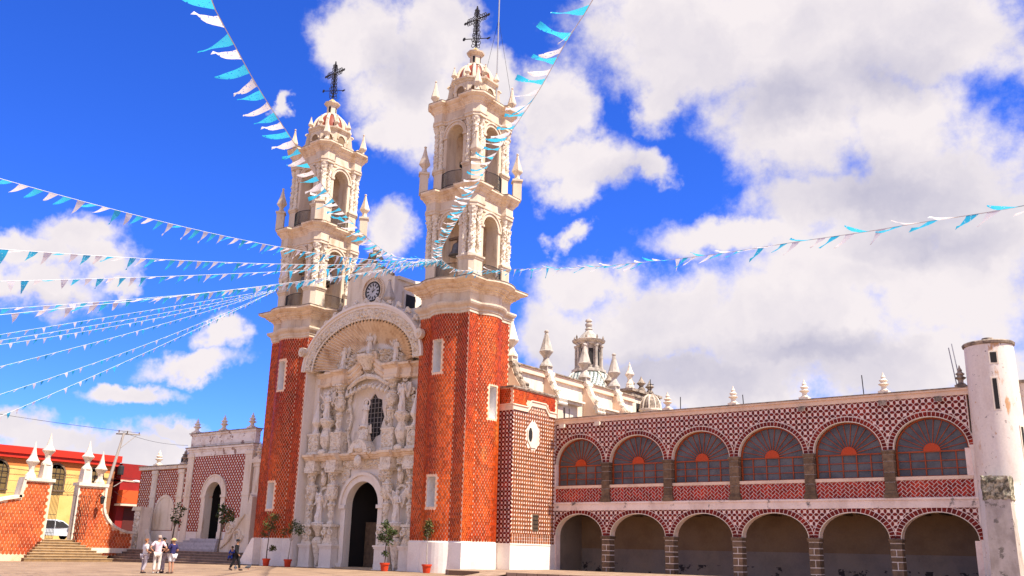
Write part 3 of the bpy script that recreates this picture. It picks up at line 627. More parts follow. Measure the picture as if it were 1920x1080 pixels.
# lower storey
def carved_block(m, u, n, z0, z1, w, d, cap=True):
    m.box(u-w, u+w, -1.24, n, z0, z1)
    if cap: m.box(u-w-.1, u+w+.1, -1.24, n+.10, z1, z1+.12); m.box(u-w-.05, u+w+.05, -1.24, n+.05, z1-.12, z1)
    m.box(u-w-.08, u+w+.08, -1.24, n+.08, z0, z0+.15)
def estipite(u, n, z0, z1, w, seed):
    """baroque column: shaft tapering downwards, bulb, rings and leafy capital"""
    h = z1 - z0; m = MB(TF); random.seed(seed)
    P = [(.62,0),(.62,.03),(.5,.045),(.46,.06),(.40,.08),(.44,.16),(.50,.26),(.56,.335),(.72,.345),(.72,.37),(.5,.385),(.40,.40),(.40,.44),(.62,.455),(.80,.48),(.92,.53),(.98,.60),(.95,.66),(.80,.70),(.95,.71),(.95,.735),(.6,.75),(.42,.78),(.42,.82),(.66,.84),(.66,.86),(.5,.875),(.62,.91),(.85,.95),(1.05,.965)]
    D = ornate_disp(seed, .05, 4, 8)
    m.lathe([(w*a, h*b) for a, b in P], 12, (u, n, z0), disp=lambda a, z: D(a, z) if .08*h < z < .94*h else 0)
    m.box(u-w*1.12, u+w*1.12, n-w*1.12, n+w*1.12, z0+h*.965, z1)
    for k in range(26):
        t = random.choice([random.uniform(.5,.68), random.uniform(.87,.95), random.uniform(.12,.34)]); a = random.uniform(-pi, 0)+pi*.5+pi/2
        r = w*(.95 if .45 < t < .7 else .8 if t > .8 else .5); m.ball((u + r*cos(a), n + r*sin(a), z0+t*h), (.08,.08,.1), 5, 4)
    return m
def statue(u, n, z0, h, seed, wings=True, arms=1):
    """robed figure on a small base"""
    random.seed(seed); m = MB(TF); D = lambda a, z: .028*sin(7*a + 3*z) + .015*sin(11*a - 5*z)
    m.lathe([(.20*h,0),(.22*h,.03*h),(.2*h,.06*h)], 10, (u, n, z0)); z0 += .06*h; h *= .94
    m.lathe([(h*a, h*b) for a, b in ((.125,0),(.13,.05),(.115,.2),(.10,.36),(.105,.45),(.09,.52),(.10,.62),(.125,.74),(.11,.80),(.05,.835),(.042,.86))], 12, (u, n, z0), disp=D)
    m.ball((u, n+.01*h, z0+.925*h), (.058*h,.062*h,.075*h), 8, 6); m.ball((u, n+.06*h, z0+.915*h), (.014*h,.016*h,.018*h), 5, 4); m.ball((u, n-.012*h, z0+.945*h), (.066*h,.064*h,.068*h), 8, 5)
    for s in (-1, 1):
        up_ = (arms == s)
        el = (u+s*.19*h, n+.04*h, z0+(.62 if not up_ else .70)*h); ha = (u+s*(.08 if not up_ else .25)*h, n+.16*h, z0+(.60 if not up_ else .88)*h)
        m.tube([(u+s*.10*h, n, z0+.78*h), el, ha], [.045*h,.038*h,.026*h], 6); m.ball(ha, .03*h, 6, 4)
        m.tube([(u+s*.05*h, n+.05*h, z0+.3*h), (u+s*.06*h, n+.10*h, z0+.16*h), (u+s*.05*h, n+.07*h, z0)], [.05*h,.045*h,.035*h], 6)
        if wings:
            W = [(u+s*.06*h, z0+.72*h),(u+s*.16*h, z0+.95*h),(u+s*.30*h, z0+1.02*h),(u+s*.32*h, z0+.82*h),(u+s*.26*h, z0+.62*h),(u+s*.18*h, z0+.45*h)]
            m.prism(W, n-.12*h, n-.05*h)
            for q in range(4): m.tube([(u+s*(.10+.05*q)*h, n-.04*h, z0+.88*h+.02*q*h), (u+s*(.16+.035*q)*h, n-.04*h, z0+(.5+.09*q)*h)], .018*h, 4)
    return m
for s in (-1, 1):
    for u in (2.75, 5.0):
        m = MB(TF); carved_block(m, s*u, -.45, -.1, 1.48, .62 if u < 4 else .58, .5); fp('pedestal', m, WF)
        m = MB(TF); z = 1.6
        m.prism([(s*u-.55,z),(s*u+.55,z),(s*u+.34,z+.45),(s*u+.30,z+1.2),(s*u-.30,z+1.2),(s*u-.34,z+.45)][::1], -1.2, -.55)
        for q in (-1, 1): scroll(m, lambda a, b, c: (a, b, c), (s*u+q*.36, z+.85, -.5), .27, .11, 1.5, sgn=q, start=pi/2)
        for q in range(8): m.ball((s*u+random.uniform(-.25,.25), -.5, z+random.uniform(.3,1.1)), (.1,.08,.1), 5, 4)
        m.box(s*u-.5, s*u+.5, -1.2, -.42, z+1.2, z+1.38); fp('scroll_plinth', m, WR)
        fp('estipite_column', estipite(s*u, -.75, 2.98, 6.75, .42, int(u*10)+s), WR)
        m = MB(TF); m.box(s*u-.56, s*u+.56, -1.24, -.3, 6.76, 7.02); m.box(s*u-.5, s*u+.5, -1.24, -.36, 7.02, 7.5); fp('entablature_block', m, WR)
    # niche pier with shield and statue
    m = MB(TF); m.box(s*3.87-.36, s*3.87+.36, -1.24, -.85, 0, 2.9)
    m.lathe([(.18,0),(.22,.3),(.34,.9),(.42,1.35),(.5,1.55),(.46,1.75),(.25,1.95)], 12, (s*3.87,-.78,.15), disp=ornate_disp(3+s,.05)); m.lathe([(.2,0),(.3,.3),(.52,.62),(.6,.72),(.6,.85)], 12, (s*3.87,-.72,2.15)); fp('carved_shield', m, WR)
    m = MB(TF); arch_ring(m, s*3.87, 5.0, .45, .62, .5, .68, -1.24, -1.0, 10); relief_mb(m, TF, s*3.87-.62, s*3.87+.62, 5.5, 6.9, -1.2, .28, .06, 11+s); m.ball((s*3.87,-.85,6.2), (.26,.2,.5), 8, 6); m.ball((s*3.87,-.7,6.6), (.14,.14,.17), 8, 6); fp('niche_carving', m, WR)
    fp('statue', statue(s*3.87, -.62, 2.98, 2.25, 5+s, arms=-s), WF)
    m = MB(TF); relief_mb(m, TF, min(s*1.5, s*2.3), max(s*1.5, s*2.3), 5.9, 6.85, -1.2, .16, .06, 31+s); fp('door_spandrel', m, WR, kind='stuff')
# lower entablature: frieze, broken cornice with crest
def run(m, segs, prof):
    """straight cornice over (u0,u1,n) segments"""
    for (u0, u1, n) in segs:
        P = [(n + o, z) for o, z in prof]; V = [(u0 - .6*(0), b, z) for b, z in P] + [(u1, b, z) for b, z in P]; k = len(P)
        V += [(u0, -1.24, z) for b, z in P] + [(u1, -1.24, z) for b, z in P]
        F = [(i, k+i, k+i+1, i+1) for i in range(k-1)] + [(i+1, 2*k+i+1, 2*k+i, i) for i in range(k-1)] + [(k+i, 3*k+i, 3*k+i+1, k+i+1) for i in range(k-1)] + [(k-1, 2*k-1, 4*k-1, 3*k-1), (0, 2*k, 3*k, k)]
        m.add(V, F)
lowp = [(0,7.5),(.06,7.52),(.10,7.6),(.20,7.64),(.24,7.72),(.38,7.78),(.40,7.92),(.3,7.98)]
m = MB(TF); run(m, [(-5.95,-5.62,-1.0),(-5.62,-4.4,-.42),(-4.4,-3.36,-.75),(-3.36,-2.15,-.42),(-2.15,-.75,-.95),(.75,2.15,-.95),(2.15,3.36,-.42),(3.36,4.4,-.75),(4.4,5.62,-.42),(5.62,5.85,-1.0)], lowp); run(m, [(-.76,.76,-.8)], [(a, z) for a, z in lowp]); fp('lower_cornice', m, WC)
m = MB(TF); relief_mb(m, TF, -4.45, -3.3, 7.0, 7.5, -.95, .15, .06, 41); relief_mb(m, TF, 3.3, 4.45, 7.0, 7.5, -.95, .15, .06, 42); relief_mb(m, TF, -2.2, 2.2, 6.95, 7.5, -1.15, .16, .06, 43)
m.box(-5.9, 5.9, -1.3, -1.16, 6.85, 7.5); fp('frieze_carving', m, WR)
m = MB(TF); arch_ring(m, 0, 7.9, .55, .95, .5, .95, -1.2, -.3, 14); m.ball((0,-.4,7.3), (.34,.2,.46), 10, 8); m.ball((0,-.28,7.3), (.2,.16,.3), 8, 6)
for s in (-1, 1): scroll(m, lambda a, b, c: (a, b, c), (s*.98, 8.05, -.5), .25, .1, 1.4, sgn=s, start=pi/2); m.ball((s*3.87,-.35,8.1), (.4,.15,.22), 8, 5)
fp('crest', m, WR, kind='stuff')
# upper storey
for s in (-1, 1):
    for u, w in ((2.65, .40), (5.05, .0)):
        m = MB(TF); carved_block(m, s*u, -.55, 8.0, 9.42, .55, .5); relief_mb(m, TF, s*u-.5, s*u+.5, 8.25, 9.3, -.55, .12, .06, 51+int(u)+s); fp('upper_pedestal', m, WR)
        if w: fp('estipite_column', estipite(s*u, -.78, 9.55, 13.05, .43, 71+s), WR)
        else:
            m = MB(TF); pinnacle_mb(m, (s*u, -.78, 9.5), 2.6, .42, 8, 0); fp('obelisk', m, WF)
    m = MB(TF); m.lathe([(.2,0),(.24,.4),(.4,.8),(.5,1.25),(.4,1.5),(.3,1.9),(.5,2.2),(.58,2.35),(.58,2.5)], 12, (s*3.85,-.75,7.98), disp=ornate_disp(8+s,.05)); fp('carved_bracket', m, WR)
    fp('statue', statue(s*3.85, -.62, 10.48, 2.15, 15+s, arms=s), WF)
    m = MB(TF); ok = lambda a, b: (abs(a)-3.1)/2.5 + (b-10.0)/4.2 < 1.0
    relief_mb(m, TF, min(s*3.1, s*5.7), max(s*3.1, s*5.7), 10.0, 13.4, BW+.05, .30, .075, 61+s, ok)
    for q in range(7): scroll(m, lambda a, b, c: (a, b, c), (s*(5.35-.36*q*.9), 10.6+.48*q, BW+.35), .28, .1, 1.5, sgn=s if q % 2 else -s)
    fp('side_scrollwork', m, WR)
    m = MB(TF); P = [(s*1.75,8.3),(s*2.05,9.4),(s*1.75,10.6),(s*2.1,11.6),(s*1.9,12.8)]
    for a, b in zip(P[:-1], P[1:]): m.tube([(a[0],BW+.1,a[1]),((a[0]+b[0])/2-s*.12,BW+.2,(a[1]+b[1])/2),(b[0],BW+.1,b[1])], .12, 6)
    for q in range(6): scroll(m, lambda a, b, c: (a, b, c), (s*(2.0+.1*(q % 2)), 8.9+.72*q, BW+.2), .2, .08, 1.3, sgn=-s)
    fp('window_scrollwork', m, WR)
# draped canopy over the window
m = MB(TF)
for s in (-1, 1):
    for k in range(5):
        a0, a1 = s*(.1+.42*k), s*(.52+.42*k); zt = 13.15 - .02*k; P = []
        for i in range(7): t_ = i/6; P.append((a0+(a1-a0)*t_, BW+.35+.15*sin(pi*t_), 12.95 - .12*k + .06*k*t_ - .38*sin(pi*t_)*(.6 + .12*k)))
        m.tube(P, [.05,.1,.14,.16,.14,.1,.05], 6)
    m.tube([(0,BW+.5,13.5),(s*1.0,BW+.45,13.3),(s*2.1,BW+.35,12.75)], [.22,.18,.14], 6)
fp('carved_canopy', m, WR)
# statue of the Virgin on a globe before the window
m = MB(TF); nz = -.9
m.lathe([(.55,0),(.75,.25),(.62,.55),(.35,.75),(.48,.95),(.44,1.2),(.28,1.55),(.2,1.8)], 14, (0,nz,7.95), disp=ornate_disp(4,.05)); 
for s in (-1, 1): m.ball((s*.3,nz+.1,9.35), (.2,.16,.3), 8, 6); m.ball((s*.3,nz+.15,9.75), .13, 8, 6); m.tube([(s*.35,nz,9.5),(s*.55,nz,9.9),(s*.6,nz,9.3)], .09, 6)
fp('globe_pedestal', m, WR)
v = fp('virgin_statue', statue(0, nz, 9.75, 1.95, 33, wings=False, arms=0), WF)
m = MB(TF); arch_ring(m, 0, 11.5, .30, .38, .30, .38, nz-.05, nz+.03, 16, -1, 1); part('halo', m, WF, v)
# upper cornice rising in scrolls to the centre, tympanum figures
up_p = [(0,13.05),(.05,13.1),(.1,13.3),(.02,13.34),(.02,13.75),(.12,13.82),(.2,13.9),(.34,13.96),(.36,14.1),(.2,14.16)]
m = MB(TF); 
for s in (-1, 1):
    m = MB(TF); run(m, [tuple(sorted((s*a, s*b))) + (c,) for a, b, c in ((2.05,3.35,-.45),(3.35,4.35,-.8),(4.35,5.5,-1.0))], up_p)
    P = [(s*(2.05 - 1.35*i/10), -.75, 13.95 + .75*(i/10)**1.7) for i in range(11)]; m.tube(P, .17, 6); m.tube([(a, b-.1, c-.35) for a, b, c in P], .2, 6); m.tube([(a, b-.2, c-.72) for a, b, c in P], .2, 6)
    scroll(m, lambda a, b, c: (a, b, c), (s*.72, 14.85, -.65), .38, .16, 1.5, sgn=-s, start=-pi/2)
    fp('upper_cornice', m, WC)
m = MB(TF); m.lathe([(.3,0),(.36,.2),(.7,.75),(.86,.95),(.86,1.1)], 12, (0,-.75,13.9)); 
relief_mb(m, TF, -3.9, 3.9, 14.1, 15.7, BW+.25, .45, .08, 77, lambda a, b: (a/3.9)**2 + ((b-14.1)/1.35)**2 < 1)
relief_mb(m, TF, -1.0, 1.0, 13.3, 14.2, -1.1, .2, .06, 78); fp('tympanum_carving', m, WR)
for (u, z, h, sd_, ar) in ((-2.7,14.2,1.75,91,1),(2.75,14.2,1.8,92,-1),(0,15.0,1.75,93,0),(-4.3,14.15,1.3,94,1),(4.25,14.15,1.3,95,-1)):
    fp('tympanum_figure', statue(u, -.85, z, h, sd_, arms=ar), WF)
m = MB(TF); m.prism([(-.62,16.55),(.62,16.55),(0,17.35)], -1.2, -.95); fp('triangle_halo', m, WF)
# ribbed shell and scalloped arch
zs, A, B = 14.2, 5.3, 3.45; m = MB(TF); NU, NV = 220, 10; R = []
for j in range(NV + 1):
    v_ = j/NV; ring = []
    for i in range(NU + 1):
        t_ = pi*i/NU; k = 1 - .72*v_; rib = 1 - .085*(.5 + .5*cos(i*2*pi/5))*(1 - .3*v_)
        ring.append((-A*k*rib*cos(t_), -.05 - 1.5*sin(v_*pi/2), zs + (B*k*rib)*sin(t_) + .0))
    R.append(ring)
m.rings(R, False); fp('ribbed_shell', m, WC)
m = MB(TF)
arch_ring(m, 0, zs, A-.02, A+.62, B-.02, B+.72, -.5, .02, 40, .0, 1); arch_ring(m, 0, zs, A+.6, A+.78, B+.7, B+.92, -1.2, .12, 40); arch_ring(m, 0, zs, A+.76, A+.9, B+.9, B+1.1, -1.2, .24, 40)
fp('great_arch', m, WF)
m = MB(TF); TArc = lambda u, n, z: (-(A+z)*cos(pi*u/16), -n, zs+(B+z*1.15)*sin(pi*u/16)); relief_mb(m, TArc, 0, 16, .04, .6, .03, .16, .065, 123); fp('arch_band_carving', m, WR, kind='stuff')
m = MB(TF)
for i in range(64):
    t_ = pi*(i+.5)/64; m.ball((-(A-.02)*cos(t_), .0, zs+(B-.02)*sin(t_)), (.13,.06,.13), 7, 5)
for i in range(90):
    t_ = pi*(i+.5)/90; o = .32 + .12*sin(i*2.1); m.ball((-(A+o)*cos(t_), .05, zs+(B+o*1.1)*sin(t_)), (.09,.06,.09), 5, 4)
fp('scalloped_lace', m, WR, kind='stuff')
m = MB(TF)
for s in (-1, 1):
    m = MB(TF); m.tube([(s*6.05,.15,15.7),(s*6.05,.5,15.7)], .36, 14); m.tube([(s*6.05,.5,15.7),(s*6.05,.56,15.7)], .2, 12); m.ball((s*6.05,.58,15.7), .1, 6, 5); fp('arch_volute', m, W_)
m = MB(TF)
for s in (-1, 1): m.prism([(s*5.2,14.3),(s*6.3,14.3),(s*6.3,15.5),(s*6.0,15.9),(s*5.2,15.9)], -1.2, -.1); m.box(min(s*5.25,s*5.92), max(s*5.25,s*5.92), -1.54, -.62, 7.95, 14.4) if False else None
fp('arch_springer', m, WF)
m = MB(TF)
for s in (-1, 1):
    m = MB(TF); m.box(min(s*5.98,s*5.80), max(s*5.98,s*5.80), -.97, -.02 if s < 0 else -.05, -.1, 15.6); m.box(min(s*5.98,s*5.27), max(s*5.98,s*5.27), -1.6, -.95, -.1, 15.6); fp('recess_side_wall', m, WF)
# small crest ornaments on top of the arch
m = MB(TF)
for i in range(13):
    t_ = pi*(.14 + .72*i/12); x, z = -(A+.95)*cos(t_), zs+(B+1.2)*sin(t_)
    m.tube([(x-.3,-.2,z-.05),(x,-.2,z+.22),(x+.3,-.2,z-.05)], [.1,.16,.1], 6)
    scroll(m, lambda a, b, c: (a, b, c), (x, z+.25, -.2), .22, .09, 1.3, sgn=1 if i < 6 else -1)
fp('arch_crest', m, W_, kind='stuff')
m = MB(TF); pinnacle_mb(m, (2.2,-.3,18.2), 2.2, .5, 6, 0); fp('arch_pinnacle', m, GREYW)
m = MB(TF); pinnacle_mb(m, (-2.9,-.3,18.0), 1.3, .35, 6, 1); fp('arch_pinnacle', m, WTOP)

# ================================================================ CLOCK GABLE behind the arch
g = thing('clock_gable', 'white gable with a round clock rising behind the church arch between the towers', 'clock gable', (-50.6, 48.0, 0))
TG = lambda u, n, z: (u, -n, z)
m = MB(TG); m.prism([(-2.7,17.0),(2.5,17.0),(2.5,21.4),(2.35,21.55),(.9,22.5),(.4,22.9),(-.5,23.25),(-1.6,22.95),(-2.2,22.3),(-2.7,21.9)], -.35, 0); part('gable_wall', m, W_, g)
m = MB(TG); m.box(1.9, 2.55, -.38, .05, 17, 21.5)
m.add([(2.5,-.3,17),(2.5,-3.4,17),(2.5,-3.4,21.8),(2.5,-.3,21.3)], [(0,1,2,3)]); m.box(-2.5,2.5,-3.5,-3.3,17,21.6); part('gable_body', m, W_, g)
m = MB(TG); m.box(2.45, 2.62, -2.5, -1.0, 18.0, 20.55); m.box(2.5, 2.7, -3.5, -.25, 21.3, 21.55); o = part('side_doorway', m, W_, g)
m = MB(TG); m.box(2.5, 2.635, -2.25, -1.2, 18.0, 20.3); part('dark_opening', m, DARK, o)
m = MB(TG); m.tube([(-2.7,.04,21.95),(-2.2,.04,22.35),(-1.6,.04,23.0),(-.5,.04,23.3),(.4,.04,22.95),(.9,.04,22.55),(2.4,.04,21.6)], .12, 6); part('gable_coping', m, WTOP, g)
cx, cz = .3, 20.55
m = MB(TG); m.tube([(cx,-.02,cz),(cx,.10,cz)], .78, 28); f_ = part('clock_face', m, mat('clock_face', (.62,.60,.58), (.45,.43,.42), sc=3, bump=0), g)
m = MB(TG); arch_ring(m, cx, cz, .70, .80, .70, .80, 0, .16, 24, -1, 1); part('clock_rim', m, IRON, f_)
m = MB(TG)
for i in range(12):
    a = pi*i/6; u, z = cx+.53*sin(a), cz+.53*cos(a); V = [(u + (d*cos(a) + e*sin(a)), .115, z + (-d*sin(a) + e*cos(a))) for d, e in ((-.06,-.11),(.06,-.11),(.06,.11),(-.06,.11))]; m.add(V, [(0,1,2,3)])
part('hour_marks', m, IRON, f_)
m = MB(TG); a = radians(48)
for a, l, w in ((radians(62), .36, .035), (radians(12), .52, .03)):
    m.add([(cx + x*cos(a) + y*sin(a), .13, cz - x*sin(a) + y*cos(a)) for x, y in ((-w,-.1),(w,-.1),(w*.4,l),(-w*.4,l))], [(0,1,2,3)])
m.tube([(cx,.1,cz),(cx,.14,cz)], .06, 10); part('clock_hands', m, IRON, f_)
m = MB(TG); arch_ring(m, cx, cz, .82, .9, .82, .9, 0, .12, 24, -1, 1); arch_ring(m, cx, cz, 1.13, 1.2, 1.13, 1.2, 0, .12, 28, -1, 1)
for i in range(36):
    a = 2*pi*i/36; m.tube([(cx+.88*cos(a),.02,cz+.88*sin(a)),(cx+1.15*cos(a),.02,cz+1.15*sin(a))], .05, 4)
part('clock_surround', m, WC, g)
m = MB(TG); m.ball((.0,-.1,23.6), (.35,.3,.3), 8, 6); m.tube([(-.9,-.1,23.1),(-.4,-.1,23.5),(0,-.1,23.5),(.5,-.1,23.5),(1.0,-.1,23.0)], [.1,.22,.25,.22,.1], 7); m.ball((0,-.1,24.1), (.18,.18,.3), 7, 6); m.ball((.45,-.1,23.8), .2, 7, 5); m.ball((-.45,-.1,23.75), .18, 7, 5); part('gable_crest', m, WTOP, g)
# roof mass behind
m = MB(); m.prism([(-54.2,14),(-43,14),(-43,18.3),(-45,19.2),(-48.6,19.9),(-52,19.2),(-54.2,18.3)], 51.4, 52.2); m.prism([(-46.6,14),(-42.9,14),(-42.9,18.4),(-43.6,20.2),(-45.2,19.3),(-46.6,18.6)], 48.6, 50.2)
o = link('roof_buttress', m.mesh('roof_buttress', WTOP)); tag(o, 'dark weathered sloping buttress behind the arch, left of the right tower', 'buttress')
# ================================================================ NAVE, DOME AND SIDE BUILDINGS OF THE CHURCH
NX = -41.2
nave = thing('church_nave', 'white church nave with dark coping running back behind the right tower', 'church nave', (NX, 51.0, 0))
m = MB(); m.box(-13.5, 0, -.5, 21.0, 0, 14.55); part('nave_wall', m, W_, nave)
m = MB(); m.box(-.5, .22, -.5, 21.2, 14.55, 14.72); m.box(-.4, .12, -.5, 21.2, 14.72, 15.05); part('parapet', m, PINK, nave)
m = MB(); m.box(-.5, .26, -.5, 21.25, 15.05, 15.14); part('coping', m, WTOP, nave)
m = MB(); m.box(-13.4, -.6, -.4, 20.9, 14.5, 14.62); part('roof', m, PINK, nave)
for y in (2.9, 7.5, 13.1, 17.9):
    m = MB(); m.box(.02, 1.35, y-.35, y+.35, 0, 12.3); m.prism([(.02,12.3),(1.35,12.3),(1.3,12.9),(.95,13.4),(.55,14.0),(.3,14.6),(.02,14.9)], y-.35, y+.35) ; fin = part('buttress', m, PINK, nave)
    m = MB()
    P = [(1.35, y, 12.95), (1.22, y, 13.22), (.9, y, 13.55), (.58, y, 14.05), (.36, y, 14.65), (.2, y, 15.1)]
    m.tube(P, .30, 8); m.tube([(1.4,y-.62,12.85),(1.4,y+.62,12.85)], .24, 8); m.tube([(1.5,y-.6,12.5),(1.5,y+.6,12.5)], .15, 8)
    for q in range(10): a = P[min(5, q//2)]; m.ball((a[0]+random.uniform(-.1,.25), y+random.uniform(-.3,.3), a[2]+random.uniform(-.05,.3)), (.16,.18,.16), 6, 5)
    m.tube([(.3,y-.5,14.9),(.3,y+.5,14.9)], .22, 8)
    part('scroll_cap', m, WTOP if y < 5 else WR, fin)
    m = MB(); m.obox((-.05, y, 15.3), (.75,.75,.5), 0); m.lathe([(.55,0),(.5,.15),(.28,.5),(.22,.7),(.3,.85),(.55,1.15),(.59,1.25),(.53,1.3),(.20,2.45),(.13,2.75),(.18,2.8),(.19,2.92),(.08,3.0)], 8, (-.05,y,15.5), rot=pi/8); part('pinnacle', m, GREYW if y > 3 else W_, nave)
for y in (10.2, 15.6):
    m = MB(); m.box(.0, .5, y-1.7, y+1.7, 12.9, 13.1); m.box(.0, .75, y-1.8, y+1.8, 13.1, 13.25); wd = part('window_hood', m, W_, nave)
    m = MB(); m.box(-.3, .03, y-1.0, y+1.0, 9.0, 12.6); part('dark_window', m, DARK, wd)
    m = MB()
    for q in (-.95, -.2, .45): m.box(.03, .12, y+q, y+q+.5, 9, 12.6)
    part('shutter', m, W_, wd)
# dome over the crossing
DX, DY = -48.6, 76.3
d = thing('crossing_dome', 'pale patterned tiled dome with a tall columned lantern above the nave roof', 'dome', (DX, DY, 0))
m = MB(); m.lathe([(3.4,10),(3.4,15.2),(3.6,15.4),(3.6,15.7),(3.2,15.8)], 8, rot=pi/8); part('drum', m, W_, d)
m = MB(); m.sm = True; m.lathe([(3.15*cos(q*pi/2/12), 15.6+3.4*sin(q*pi/2/12)) for q in range(12)], 32, cap=False); part('dome_shell', m, mat('pale_dome', (.60,.60,.55), (.42,.42,.38), sc=1.5), d)
m = MB()
GREEN = mat('green_dome_tile', (.10,.16,.13), (.18,.22,.20), rough=.4, sc=2, rnd=.4)
for j in range(17):
    ph = pi/2*(.04 + .84*j/17); R_, z = 3.18*cos(ph), 15.6+3.44*sin(ph); k = max(8, int(2*pi*R_/.40))
    for i in range(k):
        a = 2*pi*(i + .5*(j % 2))/k; m.rnd = random.random(); da = .115/R_; V = []
        for (aa, pp) in ((-da, 0), (0, -.032), (da, 0), (0, .032)):
            r2 = 3.19*cos(ph+pp); V.append((r2*cos(a+aa*1.1), r2*sin(a+aa*1.1), 15.61+3.45*sin(ph+pp)))
        m.add(V, [(0,1,2,3)])
part('dome_tiles', m, GREEN, d, kind='stuff')
for i in range(8):
    a = pi*i/4 + pi/8
    m = MB(); m.tube([(3.2*cos(q*pi/2/9)*cos(a), 3.2*cos(q*pi/2/9)*sin(a), 15.6+3.46*sin(q*pi/2/9)) for q in range(9)], .10, 5); part('dome_rib', m, W_, d)
LZ = lambda u, n, z: (u, n, 18.6 + (z-18.6)*.82)
m = MB(LZ); m.lathe([(1.75,18.6),(1.75,18.9),(1.5,19.0),(1.05,19.05),(1.05,22.0),(1.25,22.05),(1.3,22.25),(1.6,22.4),(1.7,22.6),(1.45,22.7)], 16); ln = part('lantern', m, GREYW, d)
for i in range(8):
    a = pi*i/4
    m = MB(lambda u, n, z, a=a: (n*cos(a) - u*sin(a), n*sin(a) + u*cos(a), 18.6 + (z-18.6)*.82)); m.box(-.2, .2, .9, 1.07, 19.5, 21.5); part('lantern_window', m, DARK, ln)
    a += pi/8
    m = MB(LZ); m.lathe([(.2,0),(.2,.2),(.15,.25),(.15,1.3),(.18,1.35),(.14,1.4),(.14,2.6),(.22,2.75),(.24,2.95)], 8, (1.28*cos(a), 1.28*sin(a), 19.05)); part('column', m, GREYW, ln)
    m = MB(LZ); pinnacle_mb(m, (1.45*cos(a), 1.45*sin(a), 22.6), .62, .13, 6, 1); part('small_finial', m, WTOP, ln)
m = MB(LZ); m.lathe([(1.2,22.65),(1.05,22.9),(.8,23.3),(.42,23.75),(.3,24.0),(.4,24.1),(.25,24.3),(.36,24.6),(.36,24.75),(.2,24.95),(.36,25.1),(.3,25.3),(.05,25.45)], 12); part('lantern_roof', m, GREYW, d)
# transept gable with urns
tr = thing('transept_gable', 'white transept front with stepped cornice and urns at the far end of the nave', 'church transept', (-43.4, 75.0, 0))
m = MB(); m.box(-3, 1.2, -1.5, 4, 0, 15.4); part('transept_wall', m, W_, tr)
m = MB(); m.box(-3.1, 1.35, -1.65, 4, 15.4, 15.65); m.box(-3.2, 1.5, -1.8, 4, 15.9, 16.15); m.box(-2.9, 1.25, -1.55, 4, 15.65, 15.9); part('cornice', m, WTOP, tr)
m = MB(); m.box(1.2, 1.23, -.6, .6, 13.4, 14.9); part('dark_window', m, DARK, tr)
for (x, y, h) in ((.9,-1.2,2.6),(.2,.2,1.5),(1.1,.6,1.5),(-1.4,-1.2,1.8),(1.0,2.4,1.4)):
    m = MB(); pinnacle_mb(m, (x, y, 16.1), h, .42, 8, 2); part('urn', m, WTOP if h < 2 else WR, tr)
t = thing('small_cupola', 'small grey ribbed cupola with an iron cross peeping over the arcade roof', 'cupola', (-41.0, 75.0, 13.2))
m = MB(); m.lathe([(1.0,0),(1.0,.9),(1.1,.95),(1.1,1.1)], 12); part('cupola_drum', m, W_, t)
m = MB(); m.lathe([(.95*cos(q*pi/2/8), 1.1+1.35*sin(q*pi/2/8)) for q in range(8)]+[(.12,2.5),(.16,2.6),(.05,2.75)], 16); part('cupola_dome', m, WTOP, t)
for i in range(10):
    a = 2*pi*i/10; m = MB(); m.tube([(.97*cos(q*pi/2/6)*cos(a), .97*cos(q*pi/2/6)*sin(a), 1.1+1.37*sin(q*pi/2/6)) for q in range(6)], .07, 4); part('cupola_rib', m, W_, t)
m = MB(); m.tube([(0,0,2.7),(0,0,3.9)], .04, 4); m.tube([(-.35,0,3.4),(.35,0,3.4)], .04, 4); part('iron_cross', m, IRON, t)

# ---------------------------------------------------------------- tile pattern helpers
def loz(w, h, k=8):
    return [(w*cos(2*pi*i/k + pi/k)/cos(pi/k)*.96, h*sin(2*pi*i/k + pi/k)/cos(pi/k)*.96) for i in range(k)]
def lens(w, h):   # pointed oval lying along the first axis
    return [(-w,0),(-w*.55,-h*.8),(0,-h),(w*.55,-h*.8),(w,0),(w*.55,h*.8),(0,h),(-w*.55,h*.8)]
def clip(poly, u0, u1, z0, z1):
    for ax, v, s in ((0,u0,1),(0,u1,-1),(1,z0,1),(1,z1,-1)):
        out = []
        for i in range(len(poly)):
            a, b = poly[i-1], poly[i]; da, db = s*(a[ax]-v), s*(b[ax]-v)
            if (da >= 0) != (db >= 0): f = da/(da-db); out.append((a[0]+(b[0]-a[0])*f, a[1]+(b[1]-a[1])*f))
            if db >= 0: out.append(b)
        poly = out
        if len(poly) < 3: return []
    return poly
def poly_tile(m, poly, n0, n1, ins=.012):
    cu = sum(p[0] for p in poly)/len(poly); cz = sum(p[1] for p in poly)/len(poly); k = len(poly); m.rnd = random.random(); d = random.uniform(-.003,.003)
    q = [(cu + (a-cu)*(1-.09), cz + (b-cz)*(1-.09)) for a, b in poly]
    m.add([(a,n0,b) for a, b in poly] + [(a,n1+d,b) for a, b in q], [tuple(range(k,2*k))] + [(i,(i+1) % k,k+(i+1) % k,k+i) for i in range(k)])
def lattice(u0, u1, z0, z1, p, inside):
    """pointed ovals on the edges of a square lattice, alternately lying and standing"""
    H, V_ = [], []
    nu, nz = int(round((u1-u0)/p)), int(round((z1-z0)/p)); pu, pz = (u1-u0)/nu, (z1-z0)/nz
    for j in range(nz+1):
        for i in range(nu+1):
            a = (u0+(i+.5)*pu, z0+j*pz); b = (u0+i*pu, z0+(j+.5)*pz)
            if i < nu and inside(*a): H.append(a)
            if j < nz and inside(*b): V_.append(b)
    return H, V_, pu, pz

